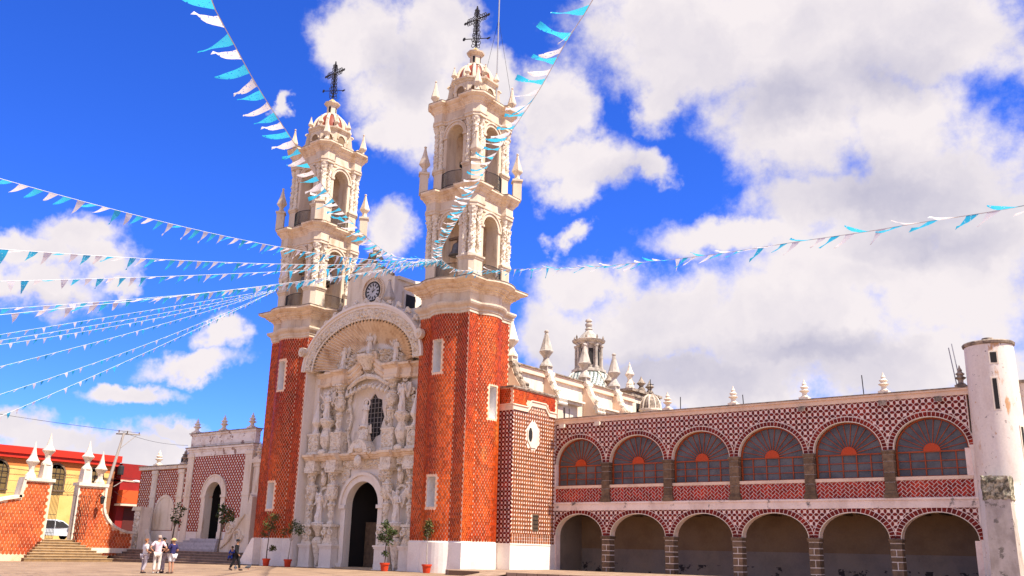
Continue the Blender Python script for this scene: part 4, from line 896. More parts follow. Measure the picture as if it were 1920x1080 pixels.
# ================================================================ TILED ANNEX between the right tower and the arcade
an = thing('tiled_annex', 'narrow red and white chequered annex with an eight-sided window, right of the right tower', 'annex', (-37.15, 48.9, 0))
m = MB(); m.box(-3.0, -.02, .02, 5.3, 1.9, 10.6); part('annex_wall', m, GROUTW, an)
m = MB(); m.box(-3.0, .02, -.02, 5.3, -.2, 1.84); m.box(-3.0, .05, -.05, 5.3, 1.84, 1.92); part('plinth', m, BASE, an)
m = MB(); m.box(-3.0, -.05, .05, 5.25, 10.95, 12.1); part('attic', m, GROUT, an)
m = MB(); m.box(-3.0, .06, -.06, 5.3, 12.1, 12.22); part('attic_coping', m, WTOP, an)
m = MB(); m.box(-3.0, .04, -.04, .0, 10.55, 10.98); m.box(-3, .09, -.09, .02, 10.92, 11.0)
P = [(.0,10.62),(1.6,10.62),(1.72,10.72),(2.05,11.1),(3.75,11.1),(4.1,10.72),(4.2,10.62),(5.05,10.62)]; Q = [(a, b+.32) for a, b in P]
for a, b, c, e in zip(P[:-1], P[1:], Q[1:], Q[:-1]):
    m.add([(.0,a[0],a[1]),(.06,a[0],a[1]),(.06,b[0],b[1]),(.0,b[0],b[1]),(.0,e[0],e[1]),(.06,e[0],e[1]),(.06,c[0],c[1]),(.0,c[0],c[1])], [(0,3,2,1),(4,5,6,7),(1,2,6,5),(0,1,5,4),(3,7,6,2)])
    m.tube([(.07,e[0],e[1]),(.07,c[0],c[1])], .06, 5); m.tube([(.05,a[0],a[1]),(.05,b[0],b[1])], .035, 5)
m.box(-3, 0, 1.72, 4.15, 10.6, 11.1); part('scalloped_cornice', m, PINK, an)
TS = lambda u, n, z: (n, u, z); TN = lambda u, n, z: (u, -n, z)
wc, wz = 2.35, 9.05
def in_side(u, z):
    if ((u-wc)/.78)**2 + ((z-wz)/.95)**2 < 1.1: return False
    if abs(u-2.75) < .38 and 2.75 < z < 3.85: return False
    top = 10.6 + (.45 if 1.75 < u < 4.1 else 0)
    return .05 < u < 5.0 and z < top
H, V_, pu, pz = lattice(.02, 5.02, 2.55, 11.07, .265, in_side)
m = MB(TS); tiles(m, H, lens(pu*.47, pz*.25), -.018, .012); tiles(m, V_, [(b, a) for a, b in lens(pz*.47, pu*.25)][::-1], -.018, .012)
B_ = [(.13 + pu*i, 2.02 + .2*j) for j in range(3) for i in range(19) if not (abs(.13+pu*i-2.75) < .3 and j == 2 and False)]
tiles(m, B_, [(-.10,-.08),(.10,-.08),(.10,.08),(-.10,.08)], -.018, .012); part('oval_tiles', m, LOZ_LIT, an, kind='stuff')
H, V_, pu, pz = lattice(-3.0, -.02, 1.96, 10.5, .29, lambda u, z: True)
m = MB(TN); tiles(m, H, lens(pu*.44, pz*.27), -.018, .012); tiles(m, V_, [(b, a) for a, b in lens(pz*.44, pu*.27)][::-1], -.018, .012); part('oval_tiles', m, LOZ, an, kind='stuff')
w, hp, hh = .16, .15, .2; hexp = [(0,-hh/2),(w*.46,-hh*.24),(w*.46,hh*.24),(0,hh/2),(-w*.46,hh*.24),(-w*.46,-hh*.24)]
for T, a, b in ((TS, .05, 5.2), (TN, -3.0, -.06)):
    m = MB(T); C_ = [(a + .08 + i*w + (w/2 if j % 2 else 0), 11.06 + j*hp) for j in range(7) for i in range(int((b-a)/w)-1)]
    if T is TS: C_ = [c for c in C_ if not (1.6 < c[0] < 4.2 and c[1] < 11.5)]; tiles(m, [(c[0], c[1]) for c in C_], hexp, -.06, -.03)
    else: tiles(m, C_, hexp, -.06, -.03)
    part('hex_tiles', m, HEX, an, kind='stuff')
oc = [(wc+.72*cos(pi/8+pi*i/4), wz+.88*sin(pi/8+pi*i/4)) for i in range(8)]
m = MB(TS); m.rings([[(u, .03, z) for u, z in oc], [(u, -.0, z) for u, z in oc]]); ow = part('octagon_window', m, W_, an)
m = MB(TS); m.add([(u, .028, z) for u, z in oc], [tuple(range(8))]); part('splayed_reveal', m, W_, ow)
oc2 = [(wc-.34+.24*cos(pi/8+pi*i/4), wz+.05+.5*sin(pi/8+pi*i/4)) for i in range(8)]
m = MB(TS); m.add([(u, .034, z) for u, z in oc2], [tuple(range(8))]); part('dark_glass', m, DARK, ow)
m = MB(TS); m.box(2.42, 3.08, -.02, .03, 2.75, 3.85); lw = part('barred_window', m, STONE, an)
m = MB(TS)
for i in range(5): m.box(2.48+.12*i, 2.51+.12*i, .03, .06, 2.78, 3.82)
for i in range(4): m.box(2.45, 3.05, .03, .055, 2.95+.25*i, 2.98+.25*i)
part('window_bars', m, IRON, lw)

# ================================================================ ARCADE BUILDING
AX, AY, AZ = -37.2, 54.0, .28
ar = thing('arcade_building', 'two-storey red and white tiled arcade with six arches on each floor and fan windows', 'arcade building', (AX, AY, 0))
TA = lambda u, n, z: (u, -n, z)
PU = [4.2, 8.87, 13.43, 18.1, 22.6]; EDGE = [0.0] + PU + [26.9]; pw = .30
bays = []
for i in range(6):
    a, b = EDGE[i] + (pw if i else .12), EDGE[i+1] - (pw if i < 5 else .12); bays.append(((a+b)/2, (b-a)/2))
UP = [(c, h, 5.86, 7.35, 1.72) for c, h in bays]; LOW = [(c, h, .2, 2.55, 1.42) for c, h in bays]
m = MB(TA); arch_wall(m, 0, 26.9, 2.5, 4.2, [(c, h, 2.5, a, b) for c, h, zb, a, b in LOW], 0, .55, 20); m.box(0, .12, -.55, 0, .2, 2.5); m.box(26.54, 26.9, -.55, 0, .2, 2.5); part('lower_arcade_wall', m, GROUTW, ar)
m = MB(TA); arch_wall(m, 0, 26.9, 7.3, 10.15, [(c, h, 7.3, a, b) for c, h, zb, a, b in UP], 0, .5, 24); m.box(0, 26.9, -.4, 0, 4.74, 5.70); m.box(0, .12, -.5, 0, 5.7, 7.3); m.box(26.54, 26.9, -.5, 0, 5.7, 7.3); part('upper_arcade_wall', m, GROUTW, ar)
m = MB(TA); m.prism([(-.3,4.2),(.10,4.2),(.14,4.3),(.14,4.62),(.22,4.72),(.22,4.74),(-.3,4.745)][::-1], 0, 26.95, 'x') if False else m.box(0, 27.2, -.4, .10, 4.19, 4.62); m.box(0, 27.2, -.3, .17, 4.62, 4.73); part('floor_band', m, mat('stained_band', (.88,.72,.62), (.72,.56,.47), sc=.8, streak=.4, patch=(.13,.11,.10), pth=(.57,.68), psc=1.1), ar)
m = MB(TA); m.box(0, 27.2, -.5, .06, 10.14, 10.40); m.box(0, 27.2, -.5, .16, 10.40, 10.50); part('top_cornice', m, PINK, ar)
m = MB(TA); m.box(-.1, 27.2, -.6, .2, 10.50, 10.56); part('cornice_coping', m, WTOP, ar)
for i, (c, h) in enumerate(bays):
    m = MB(TA); m.box(c-h-.02, c+h+.02, -.3, .07, 5.68, 5.86); part('window_sill', m, PINK, ar)
# interior
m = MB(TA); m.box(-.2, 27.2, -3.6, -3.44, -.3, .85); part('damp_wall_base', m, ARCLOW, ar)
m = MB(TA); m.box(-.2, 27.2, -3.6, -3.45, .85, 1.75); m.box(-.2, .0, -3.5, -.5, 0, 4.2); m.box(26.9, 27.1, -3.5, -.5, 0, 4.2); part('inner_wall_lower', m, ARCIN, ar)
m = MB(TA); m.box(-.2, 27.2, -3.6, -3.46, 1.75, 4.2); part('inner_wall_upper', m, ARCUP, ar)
m = MB(TA); m.box(-.2, 27.2, -3.6, -.4, 4.1, 4.3)
for k in range(24): m.box(.4+1.1*k, .6+1.1*k, -3.5, -.5, 3.9, 4.1)
part('beamed_ceiling', m, STONE, ar)
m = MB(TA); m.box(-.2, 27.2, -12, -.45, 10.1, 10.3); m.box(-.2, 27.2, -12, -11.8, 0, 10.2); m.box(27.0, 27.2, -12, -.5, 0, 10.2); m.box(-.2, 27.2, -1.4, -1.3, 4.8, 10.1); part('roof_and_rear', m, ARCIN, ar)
# arch rings, voussoir bricks
m = MB(TA)
for (c, h, zb, zs_, r) in UP + LOW: m = MB(TA); arch_ring(m, c, zs_, h-.015, h+.02, r-.015, r+.02, -.2, .052, 24); part('arch_reveal_edge', m, W_, ar)
m = MB(TA)
for A_, w_ in ((UP, .29), (LOW, .32)):
    for (c, h, zb, zs_, r) in A_: m = MB(TA); arch_ring(m, c, zs_, h+.02, h+w_, r+.02, r+w_, -.02, .034, 28); part('arch_ring_bed', m, GROUTW, ar)
m = MB(TA)
for (c, h, zb, zs_, r) in UP: bricks_on_arch(m, c, zs_, h, r, .265, .01, .05, .19, .17, .035)
for (c, h, zb, zs_, r) in LOW: bricks_on_arch(m, c, zs_, h, r, .29, .01, .05, .20, .17, .035)
part('voussoir_bricks', m, LOZ, ar, kind='stuff')
m = MB(TA)
for (c, h, zb, zs_, r) in UP + LOW: m = MB(TA); arch_ring(m, c, zs_, h+.30, h+.33, r+.30, r+.33, -.01, .03, 24, .04, .96); part('white_edge_line', m, W_, ar)
# oval tiles: the ones in the two nearest bays are separate objects
def ell_out(u, z, A, k=.10):
    for (c, h, zb, zs_, r) in A:
        if abs(u-c) < h+k:
            if z < zs_: return False
            if ((u-c)/(h+k))**2 + ((z-zs_)/(r+k))**2 < 1: return False
    return True
ovals = []
for (z0, z1, A) in ((7.33, 10.14, UP), (2.5, 4.2, LOW)):
    H, V_, pu, pz = lattice(.05, 26.85, z0, z1, .335, lambda u, z: ell_out(u, z, A) and 0 <= z)
    for c in H: ovals.append((c, lens(pu*.42, pz*.255), z0, z1))
    for c in V_: ovals.append((c, [(b, a) for a, b in lens(pz*.42, pu*.255)][::-1], z0, z1))
ovals.sort(key=lambda o: -o[0][0])
shared = {}; rest = MB(TA); cnt = 0
for (c, poly, z0, z1) in ovals:
    P = [(c[0]+a, c[1]+b) for a, b in poly]; Q = clip(P, .05, 26.85, z0+.03, z1-.01)
    if len(Q) < 3: continue
    if cnt < 300 and len(Q) == 8 and all(abs(a[0]-b[0]) + abs(a[1]-b[1]) < 1e-6 for a, b in zip(sorted(P), sorted(Q))):
        key = round(poly[2][0]*1000), round(poly[2][1]*1000)
        if key not in shared:
            q = MB(TA); poly_tile(q, poly, -.01, .028); shared[key] = q.mesh('oval_tile', LOZ)
        link('oval_tile', shared[key], ar, (c[0], 0, c[1])); cnt += 1
    else: poly_tile(rest, Q, -.01, .028)
part('oval_tiles', rest, LOZ, ar, kind='stuff')
# herringbone parapets
hb = []
W2, L2 = .165, .36
for (c, h) in bays:
    u0, u1, z0, z1 = c-h-.02, c+h+.02, 4.76, 5.66; cs = cos(pi/4)
    for mm in range(-60, 60):
        for nn in range(-60, 60):
            bx, by = mm + 2*nn, mm - 2*nn
            for (x0, y0, x1, y1) in ((bx, by, bx+2, by+1), (bx, by+1, bx+1, by+3)):
                g_ = .09; R_ = [(x0+g_, y0+g_), (x1-g_, y0+g_), (x1-g_, y1-g_), (x0+g_, y1-g_)]
                P = [(c + (a-b)*cs*W2, 5.2 + (a+b)*cs*W2) for a, b in R_]
                cu = sum(p[0] for p in P)/4; cz = sum(p[1] for p in P)/4
                if not (u0-.3 < cu < u1+.3 and z0-.3 < cz < z1+.3): continue
                Q = clip(P, u0, u1, z0, z1)
                if len(Q) >= 3: hb.append((cu, cz, Q, len(Q) == 4 and all(abs(a[0]-b[0])+abs(a[1]-b[1]) < 1e-6 for a, b in zip(sorted(P), sorted(Q))), P))
hb.sort(key=lambda o: -o[0]); cnt = 0; shared = {}; rest = MB(TA)
for cu, cz, Q, whole, P in hb:
    if whole and cnt < 300:
        key = 0 if abs(P[1][0]-P[0][0]) > abs(P[2][0]-P[1][0]) else 1
        if key not in shared: q = MB(TA); poly_tile(q, [(a-cu, b-cz) for a, b in P], -.01, .03); shared[key] = q.mesh('herringbone_brick', HERR)
        link('herringbone_brick', shared[key], ar, (cu, 0, cz)); cnt += 1
    else: poly_tile(rest, Q, -.01, .03)
part('herringbone_bricks', rest, HERR, ar, kind='stuff')
# stone pillars in courses
MORT = mat('mortar', (.78,.68,.60))
for i, u in enumerate(PU):
    m = MB(TA); m.box(u-.295, u+.295, -.5, .105, .2, 2.50); pl = part('pillar', m, MORT, ar)
    z = .28; k = 0
    for hgt in (.30, .36, .42, .28, .36, .34):
        if k % 2: rows = [(u-.30, u+.30)]
        else: s_ = random.uniform(-.05, .05); rows = [(u-.30, u+s_-.03), (u+s_+.03, u+.30)]
        for a, b in rows:
            m = MB(TA); m.rnd = random.random(); d = random.uniform(0, .02); m.box(a, b, -.49, .125+d, z, z+hgt-.05); part('stone', m, STONE, pl)
        z += hgt; k += 1
    m = MB(TA); m.box(u-.34, u+.34, -.57, .17, z, z+.10); m.box(u-.37, u+.37, -.58, .2, z+.10, 2.54); part('capital', m, STONE, pl)
    m = MB(TA); m.box(u-.28, u+.28, -.34, .12, 4.76, 7.3); pl = part('upper_pillar', m, MORT, ar); z = 5.1
    m = MB(TA); m.box(u-.38, u+.38, -.3, .24, 4.745, 4.95); m.box(u-.33, u+.33, -.3, .2, 4.95, 5.1); part('pillar_base', m, STONE, pl)
    for hgt in (.5, .55, .6, .35):
        m = MB(TA); m.rnd = random.random(); m.box(u-.295, u+.295, -.35, .15, z, z+hgt-.025); part('stone', m, STONE, pl); z += hgt
    m = MB(TA); m.box(u-.32, u+.32, -.36, .18, 7.1, 7.2); m.box(u-.35, u+.35, -.37, .21, 7.2, 7.33); part('capital', m, STONE, pl)
# fan windows
def sector(a0, a1, r0, ell, n=4):
    hw_, rs_ = ell; P = []
    for i in range(n+1):
        t = a0 + (a1-a0)*i/n; P.append((-hw_*cos(t), rs_*sin(t)))
    return [(-r0*cos(a0), r0*sin(a0))] + P + [(-r0*cos(a1), r0*sin(a1))]
for (c, h, zb, zs_, r) in UP:
    h2, r2, zt = h-.03, r-.02, 7.22; m = MB(TA); d0, d1 = -.34, -.26
    arch_ring(m, c, zt, h2-.09, h2, r2+.06, r2+.13, d0, d1, 24); m.box(c-h2, c+h2, d0, d1+.02, zt-.05, zt+.03); m.box(c-h2, c+h2, d0, d1, zb, zb+.06)
    for u in (c-h2, c+h2-.1): m.box(u, u+.10, d0, d1, zb, zt)
    nf = 13
    for i in range(1, nf):
        t = pi*i/nf; a, b = (c-.42*cos(t), zt+.42*sin(t)), (c-(h2-.05)*cos(t), zt+(r2+.08)*sin(t)); m.tube([(a[0],d1-.03,a[1]),(b[0],d1-.03,b[1])], .028, 4)
    uu = [c-h2+.05, c-h2*.62, c-.40, c+.40, c+h2*.62, c+h2-.05]
    for u in uu[1:-1]: m.box(u-.03, u+.03, d0, d1, zb, zt)
    zz = [zb+.04, zb+.44, zb+.86, zt-.02]
    for z in zz[1:-1]: m.box(c-h2, c+h2, d0+.01, d1-.01, z-.022, z+.022)
    wf = part('fan_window', m, ORANGE, ar)
    m = MB(TA); m.prism([(c-.45*cos(pi*i/12), zt+.45*sin(pi*i/12)) for i in range(13)], d0, d1+.03); part('sun_disc', m, mat('sun_orange', (.50,.06,.008), rough=.5) if 'sun_orange' not in bpy.data.materials else bpy.data.materials['sun_orange'], wf)
    for i in range(nf):
        m = MB(TA); m.rnd = random.random(); P = sector(pi*(i+.06)/nf, pi*(i+.94)/nf, .44, (h2-.08, r2+.04)); m.prism([(c+a, zt+b) for a, b in P][::-1], d0-.01+random.uniform(-.006,.006), d0+.02); part('pane', m, PANE, wf)
    for a, b in zip(uu[:-1], uu[1:]):
        for e, f_ in zip(zz[:-1], zz[1:]):
            m = MB(TA); m.rnd = random.random(); m.box(a+.03, b-.03, d0-.01, d0+.02+random.uniform(-.004,.004), e+.02, f_-.02); part('pane', m, PANE, wf)
# finials on the arcade parapet
for k, x in enumerate((-28.37, -23.75, -19.2, -14.6, -10.55)):
    p = thing('stone_finial', ['leftmost turned finial on the arcade parapet, beside the small cupola', 'white turned finial on the arcade parapet above the second pillar', 'white turned finial on the arcade parapet above the third pillar', 'white turned finial on the arcade parapet above the fourth pillar', 'grey turned finial on the arcade parapet against the round turret'][k], 'finial', (x+.05, 54.1, 10.56), group='finials along the arcade parapet')
    mt = WTOP if k == 4 else W_
    m = MB(); m.box(-.28,.28,-.28,.28,0,.12); part('base', m, mt, p); m = MB(); pinnacle_mb(m, (0,0,.12), 1.1, .30, 8, 1); part('spire', m, mt, p)
# floodlights under the cornice
for k, x in enumerate((-36.3, -33.4, -19.2, -14.55, -11.6)):
    p = thing('floodlight', ['small white floodlight under the left end of the arcade cornice', 'small white floodlight under the arcade cornice left of the first pillar', 'small dark floodlight under the arcade cornice above the third pillar', 'small dark floodlight under the arcade cornice above the fourth pillar', 'flat grey floodlight under the cornice near the round turret'][k], 'floodlight', (x, 53.75, 10.0), group='floodlights under the arcade cornice')
    mt = W_ if k < 2 else WTOP
    m = MB(); m.box(-.05,.05,-.05,.3,-.03,.03); part('bracket', m, IRON, p)
    m = MB(); m.add([(-.2,-.3,-.2),(.2,-.3,-.2),(.2,-.3,.08),(-.2,-.3,.08),(-.12,0,-.08),(.12,0,-.08),(.12,0,.08),(-.12,0,.08)], [(3,2,1,0),(4,5,6,7),(0,1,5,4),(1,2,6,5),(2,3,7,6),(3,0,4,7)]); part('lamp_housing', m, mt, p)
# thin rods on the roof
for k, (x, h, tl) in enumerate(((-27.6, 1.15, .02), (-23.2, .95, -.05), (-15.8, 1.5, -.03), (-10.75, 2.6, -.1), (-10.55, 2.8, -.1))):
    m = MB(); m.tube([(0,0,0),(tl*h,0,h)], .03, 5); o = link('roof_rod', m.mesh('roof_rod', IRON if k < 3 else bpy.data.materials['galvanised']), None, (x, 54.5, 10.3))
    tag(o, ['thin dark rod on the arcade roof between the cupola and the first finials', 'short thin rod on the arcade roof right of the second finial', 'thin leaning rod on the arcade roof left of the fourth finial', 'left one of two thin rods beside the round turret', 'right one of two thin rods beside the round turret'][k], 'rod', 'rods on the arcade roof')

# ================================================================ ROUND TURRET, BUTTRESS PIER, END WALL
rt_ = thing('round_turret', 'round white turret with peeling plaster and slit windows at the right end of the arcade', 'turret', (-8.95, 54.1, 0))
m = MB(); m.sm = True; m.lathe([(1.30,.2),(1.30,4.8)]+[(1.30-.10*i/12, 4.8+7.85*i/12) for i in range(13)], 40, cap=False); part('turret_body', m, WD, rt_)
m = MB(); m.lathe([(1.2,12.58),(1.27,12.62),(1.30,12.74),(1.24,12.80),(.5,12.95),(.3,13.0),(.28,13.1),(.05,13.12)], 40); part('turret_cap', m, WTOP, rt_)
def turret_open(a, z0, z1, w, name):
    T = lambda u, n, z: (n*cos(a) - u*sin(a), n*sin(a) + u*cos(a), z); rr_ = 1.3 - .10*(z0-4.8)/7.85
    m = MB(T); m.box(-w-.07, w+.07, rr_-.3, rr_+.005, z0-.07, z1+.07); f_ = part(name, m, W_, rt_); m = MB(T); m.box(-w, w, rr_-.25, rr_+.012, z0, z1); part('opening', m, DARK, f_)
turret_open(radians(-72), 11.55, 12.1, .15, 'square_window'); turret_open(radians(-76), 9.1, 10.7, .10, 'slit_window'); turret_open(radians(-22), 6.4, 8.2, .10, 'slit_window')
bp = thing('buttress_pier', 'white battered buttress with a crumbling mossy top in front of the round turret', 'buttress', (-9.0, 52.3, 0))
m = MB(); m.add([(-.62,-.75,.2),(.66,-.75,.2),(.66,1.2,.2),(-.62,1.2,.2),(-.60,-.35,5.0),(.55,-.35,5.0),(.55,1.0,5.0),(-.60,1.0,5.0)], [(3,2,1,0),(4,5,6,7),(0,1,5,4),(1,2,6,5),(2,3,7,6),(3,0,4,7)]); part('pier', m, PIERM, bp)
m = MB(); nx_, ny_ = 14, 10; random.seed(3)
G = []
for j in range(7):
    ring = []
    z = 4.45 + j*.2
    for i in range(40):
        t = i/40*4; sde = int(t); f_ = t - sde; w_, e = (-.66, .60), (-.42, 1.0)
        x, y = [(w_[0]+(w_[1]-w_[0])*f_, e[0]), (w_[1], e[0]+(e[1]-e[0])*f_), (w_[1]-(w_[1]-w_[0])*f_, e[1]), (w_[0], e[1]-(e[1]-e[0])*f_)][sde]
        ring.append((x + random.uniform(-.06,.06), y + random.uniform(-.06,.06), z + random.uniform(-.03,.03) + (.0 if j < 6 else random.uniform(-.12,.02))))
    G.append(ring)
m.rings(G, True, True, True); part('mossy_cap', m, mat('mossy_rubble', (.48,.42,.30), (.10,.09,.06), sc=5, contrast=(.38,.6), fine=.4, bump=.8, bsc=9), bp)
ew = thing('end_wall', 'white wall with pilasters right of the round turret', 'wall', (-9.9, 54.0, 0))
m = MB(); m.box(-.45, .55, -.03, .6, .2, 7.4); m.box(-.5, .6, -.06, .6, 7.28, 7.45); part('corner_pier', m, WD, ew)
m = MB(); m.box(1.6, 9, .4, 1.0, .2, 10.6); part('wall_face', m, WD, ew)
m = MB(); m.box(1.9, 9, -.1, .4, 4.45, 4.95); m.box(1.9, 9, -.02, .4, 4.2, 4.45); part('string_course', m, PINK, ew)
for x in (2.15, 3.3): m = MB(); m.box(x, x+.5, .02, .4, .2, 3.7); m.box(x-.08, x+.58, -.05, .4, 3.7, 4.2); part('pilaster', m, WD, ew)
m = MB(); m.box(1.5, 9, .3, 1.1, 10.6, 10.75); part('coping', m, WTOP, ew)
# ================================================================ CHAPEL with stairs (left of the church)
CX, CY = -68.0, 48.0
ch = thing('chapel', 'low white chapel with red chequered panels and an arched dark doorway, left of the towers', 'chapel', (CX, CY, 0))
TC = lambda u, n, z: (u, -n, z)
m = MB(TC); arch_wall(m, -4.1, 4.75, 0, 9.1, [(.1, 1.12, 1.85, 5.35, 1.15)], 0, .6, 16); part('central_wall', m, GROUT, ch)
m = MB(TC); m.box(4.75, 9.4, -.5, -.25, 0, 8.0); m.box(-11.6, -4.1, -.5, -.1, 0, 7.8); part('side_wall', m, GROUT, ch)
m = MB(TC); m.box(-4.15, -1.35, -.3, .05, 0, 2.38); m.box(-4.15, -1.35, -.3, .08, 2.30, 2.40); m.box(-11.6, -4.1, -.3, .0, 0, 2.45); part('plinth', m, BASE, ch)
m = MB(TC); m.box(1.55, 4.75, -.3, .05, 0, 2.38); m.box(1.55, 4.75, -.3, .08, 2.30, 2.40); m.box(4.75, 9.4, -.3, -.15, 0, 2.4); part('plinth', m, BASE, ch)
m = MB(TC)
for (a, b, n_, z1) in ((-4.1, -3.25, .12, 8.95), (3.95, 4.85, .12, 8.95), (4.98, 5.75, -.05, 7.9), (-5.35, -4.55, .05, 7.7), (-9.45, -8.65, .05, 7.7)):
    m = MB(TC); m.box(a, b, -.3, n_, 0, z1); m.box(a-.05, b+.05, -.3, n_+.05, 5.3, 5.5); m.box(a-.06, b+.06, -.3, n_+.06, z1-.3, z1); m.box(a-.05, b+.05, -.3, n_+.05, 0, .8); part('pilaster', m, W_, ch)
m = MB(TC); m.box(-4.2, 4.9, -.6, .10, 8.70, 9.12); m.box(-4.25, 4.95, -.6, .16, 9.12, 9.3); m.box(-4.35, 5.05, -.6, .30, 9.3, 9.45)
m.box(-4.1, 4.85, -.5, .0, 9.45, 10.55); m.box(-4.0, -.35, -.4, .05, 9.7, 10.35); m.box(.25, 4.7, -.4, .05, 9.7, 10.35); m.box(-4.2, 4.95, -.55, .1, 10.55, 10.72); part('parapet', m, mat('peeling_parapet', (.84,.77,.70), (.66,.55,.46), sc=1.2, patch=(.33,.22,.18), pth=(.58,.62), psc=1.6), ch)
m = MB(TC); m.box(-4.3, 5.05, -.6, .18, 10.72, 10.79); m.box(-4.4, 5.1, -.6, .34, 9.45, 9.52); m.box(-11.7, -4.2, -.6, .18, 8.08, 8.16); part('ledge', m, WTOP, ch)
m = MB(TC); m.box(-11.65, -4.1, -.5, .12, 7.8, 8.08); m.box(4.8, 9.4, -.5, .1, 7.9, 8.2); part('side_cornice', m, W_, ch)
m = MB(TC); arch_ring(m, .1, 5.35, 1.10, 1.62, 1.13, 1.68, -.62, .12, 18); arch_ring(m, .1, 5.35, 1.6, 1.72, 1.66, 1.78, -.3, .17, 18)
for s in (-1, 1): m.box(.1+s*1.36-.265, .1+s*1.36+.265, -.62, .12, 1.85, 5.2); m.box(.1+s*1.42-.36, .1+s*1.42+.36, -.3, .2, 5.2, 5.4); m.box(.1+s*1.4-.33, .1+s*1.4+.33, -.3, .17, .0, 2.4)
part('door_surround', m, W_, ch)
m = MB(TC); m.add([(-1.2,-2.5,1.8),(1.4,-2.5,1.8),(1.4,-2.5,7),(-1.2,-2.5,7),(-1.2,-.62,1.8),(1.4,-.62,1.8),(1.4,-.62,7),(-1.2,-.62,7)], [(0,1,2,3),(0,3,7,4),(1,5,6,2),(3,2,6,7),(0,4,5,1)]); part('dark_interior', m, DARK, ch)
m = MB(TC); m.prism([(-8.35,2.62),(-5.75,2.62)] + arch_curve(-7.05, 1.3, 4.0, 1.35, 14)[::-1], -.2, -.03); m.box(-8.5,-5.6,-.2,.02,2.5,2.64); bn = part('blind_niche', m, W_, ch)
m = MB(TC); arch_ring(m, -7.05, 4.0, 1.28, 1.5, 1.33, 1.56, -.2, .02, 14); m.box(-8.55,-8.33,-.2,.02,2.62,4.0); m.box(-5.77,-5.55,-.2,.02,2.62,4.0); part('niche_frame', m, W_, bn)
# white diamonds set in the red panels
WT = mat('white_glazed_tile', (.86,.80,.74), (.75,.66,.58), rough=.45, sc=2, rnd=.1)
REDP = bpy.data.materials['tile_grout']
dia = [(-.066,-.02),(-.03,-.085),(.03,-.085),(.066,-.02),(.066,.02),(.03,.085),(-.03,.085),(-.066,.02)]
REDB = mat('red_wall_tile', (.46,.065,.02), (.34,.04,.013), rough=.5, sc=1.5, rnd=.3)
ch_red = MB(TC); ch_red.box(-3.25, -1.35, -.1, .02, 2.4, 8.7); ch_red.box(1.55, 3.95, -.1, .02, 2.4, 8.7); ch_red.box(-1.35, 1.55, -.1, .018, 7.0, 8.7)
arch_wall(ch_red, -1.36, 1.56, 4.9, 7.05, [(.1, 1.44, 4.9, 5.35, 1.45)], .02, .1, 12)
ch_red.box(5.75, 9.3, -.3, -.2, 2.4, 7.9); ch_red.box(4.75, 5.0, -.3, -.2, 2.4, 7.9); ch_red.box(-4.6, -4.1, -.2, -.06, 2.45, 7.75); ch_red.box(-8.65, -5.35, -.2, -.06, 2.45, 7.75); ch_red.box(-11.55, -9.45, -.2, -.06, 2.45, 7.75)
part('red_tile_panel', ch_red, REDB, ch)
def diamonds(a, b, z0, z1, n0, skip=None, pu=.36, pz=.215):
    out = []
    for j in range(int((z1-z0)/pz)):
        for i in range(int((b-a)/pu)+1):
            u, z = a + .14 + i*pu + (pu/2 if j % 2 else 0), z0 + .14 + j*pz
            if u < b-.08 and not (skip and skip(u, z)): out.append((u, z))
    m = MB(TC); tiles(m, out, dia, n0, n0+.02); return m
sk = lambda u, z: (abs(u-.1) < 1.72 and z < 5.4) or ((u-.1)/1.75)**2 + ((z-5.35)/1.82)**2 < 1
part('white_diamond_tiles', diamonds(-3.25, 3.95, 2.42, 8.7, .02, sk), WT, ch, kind='stuff')
sk2 = lambda u, z: (abs(u+7.05) < 1.55 and z < 4.0) or ((u+7.05)/1.56)**2 + ((z-4.0)/1.6)**2 < 1
for a, b, n_, s_ in ((-11.5,-9.45,-.06,None), (-8.65,-5.35,-.06,sk2), (-4.6,-4.1,-.06,None), (4.75,5.0,-.2,None), (5.75,9.2,-.2,None)): part('white_diamond_tiles', diamonds(a, b, 2.5, 7.7, n_, s_), WT, ch, kind='stuff')
for k, (x, z, h, y) in enumerate(((-71.75, 10.79, 1.3, 48.2), (-67.85, 10.79, 1.36, 48.2), (-64.0, 10.79, 1.3, 48.2), (-77.1, 8.14, 1.42, 48.2), (-73.0, 8.14, 1.35, 48.2), (-62.65, 8.2, 1.4, 48.2))):
    p = thing('stone_finial', ['leftmost of the three finials on the chapel parapet', 'middle one of the three finials on the chapel parapet', 'rightmost of the three finials on the chapel parapet', 'white finial on the lower left wing of the chapel near the utility pole', 'grey finial beside the black tank on the chapel wing', 'white finial on the low pilaster between the chapel and the left tower'][k], 'finial', (x, y, z), group='finials on the chapel')
    m = MB(); m.box(-.34,.34,-.3,.3,0,.14); part('base', m, W_, p); m = MB(); pinnacle_mb(m, (0,0,.14), h-.1, .36, 8, 1); part('spire', m, W_ if k != 4 else WTOP, p)
t = thing('water_tank', 'black water tank on the roof of the chapel wing', 'water tank', (-74.6, 49.6, 8.1))
m = MB(); m.lathe([(.62,0),(.66,.1),(.66,.75),(.55,.95),(.25,1.05),(.22,1.12)], 16); part('tank_body', m, IRON, t); m = MB(); m.lathe([(.24,1.1),(.24,1.18),(.05,1.2)], 10); part('lid', m, IRON, t)
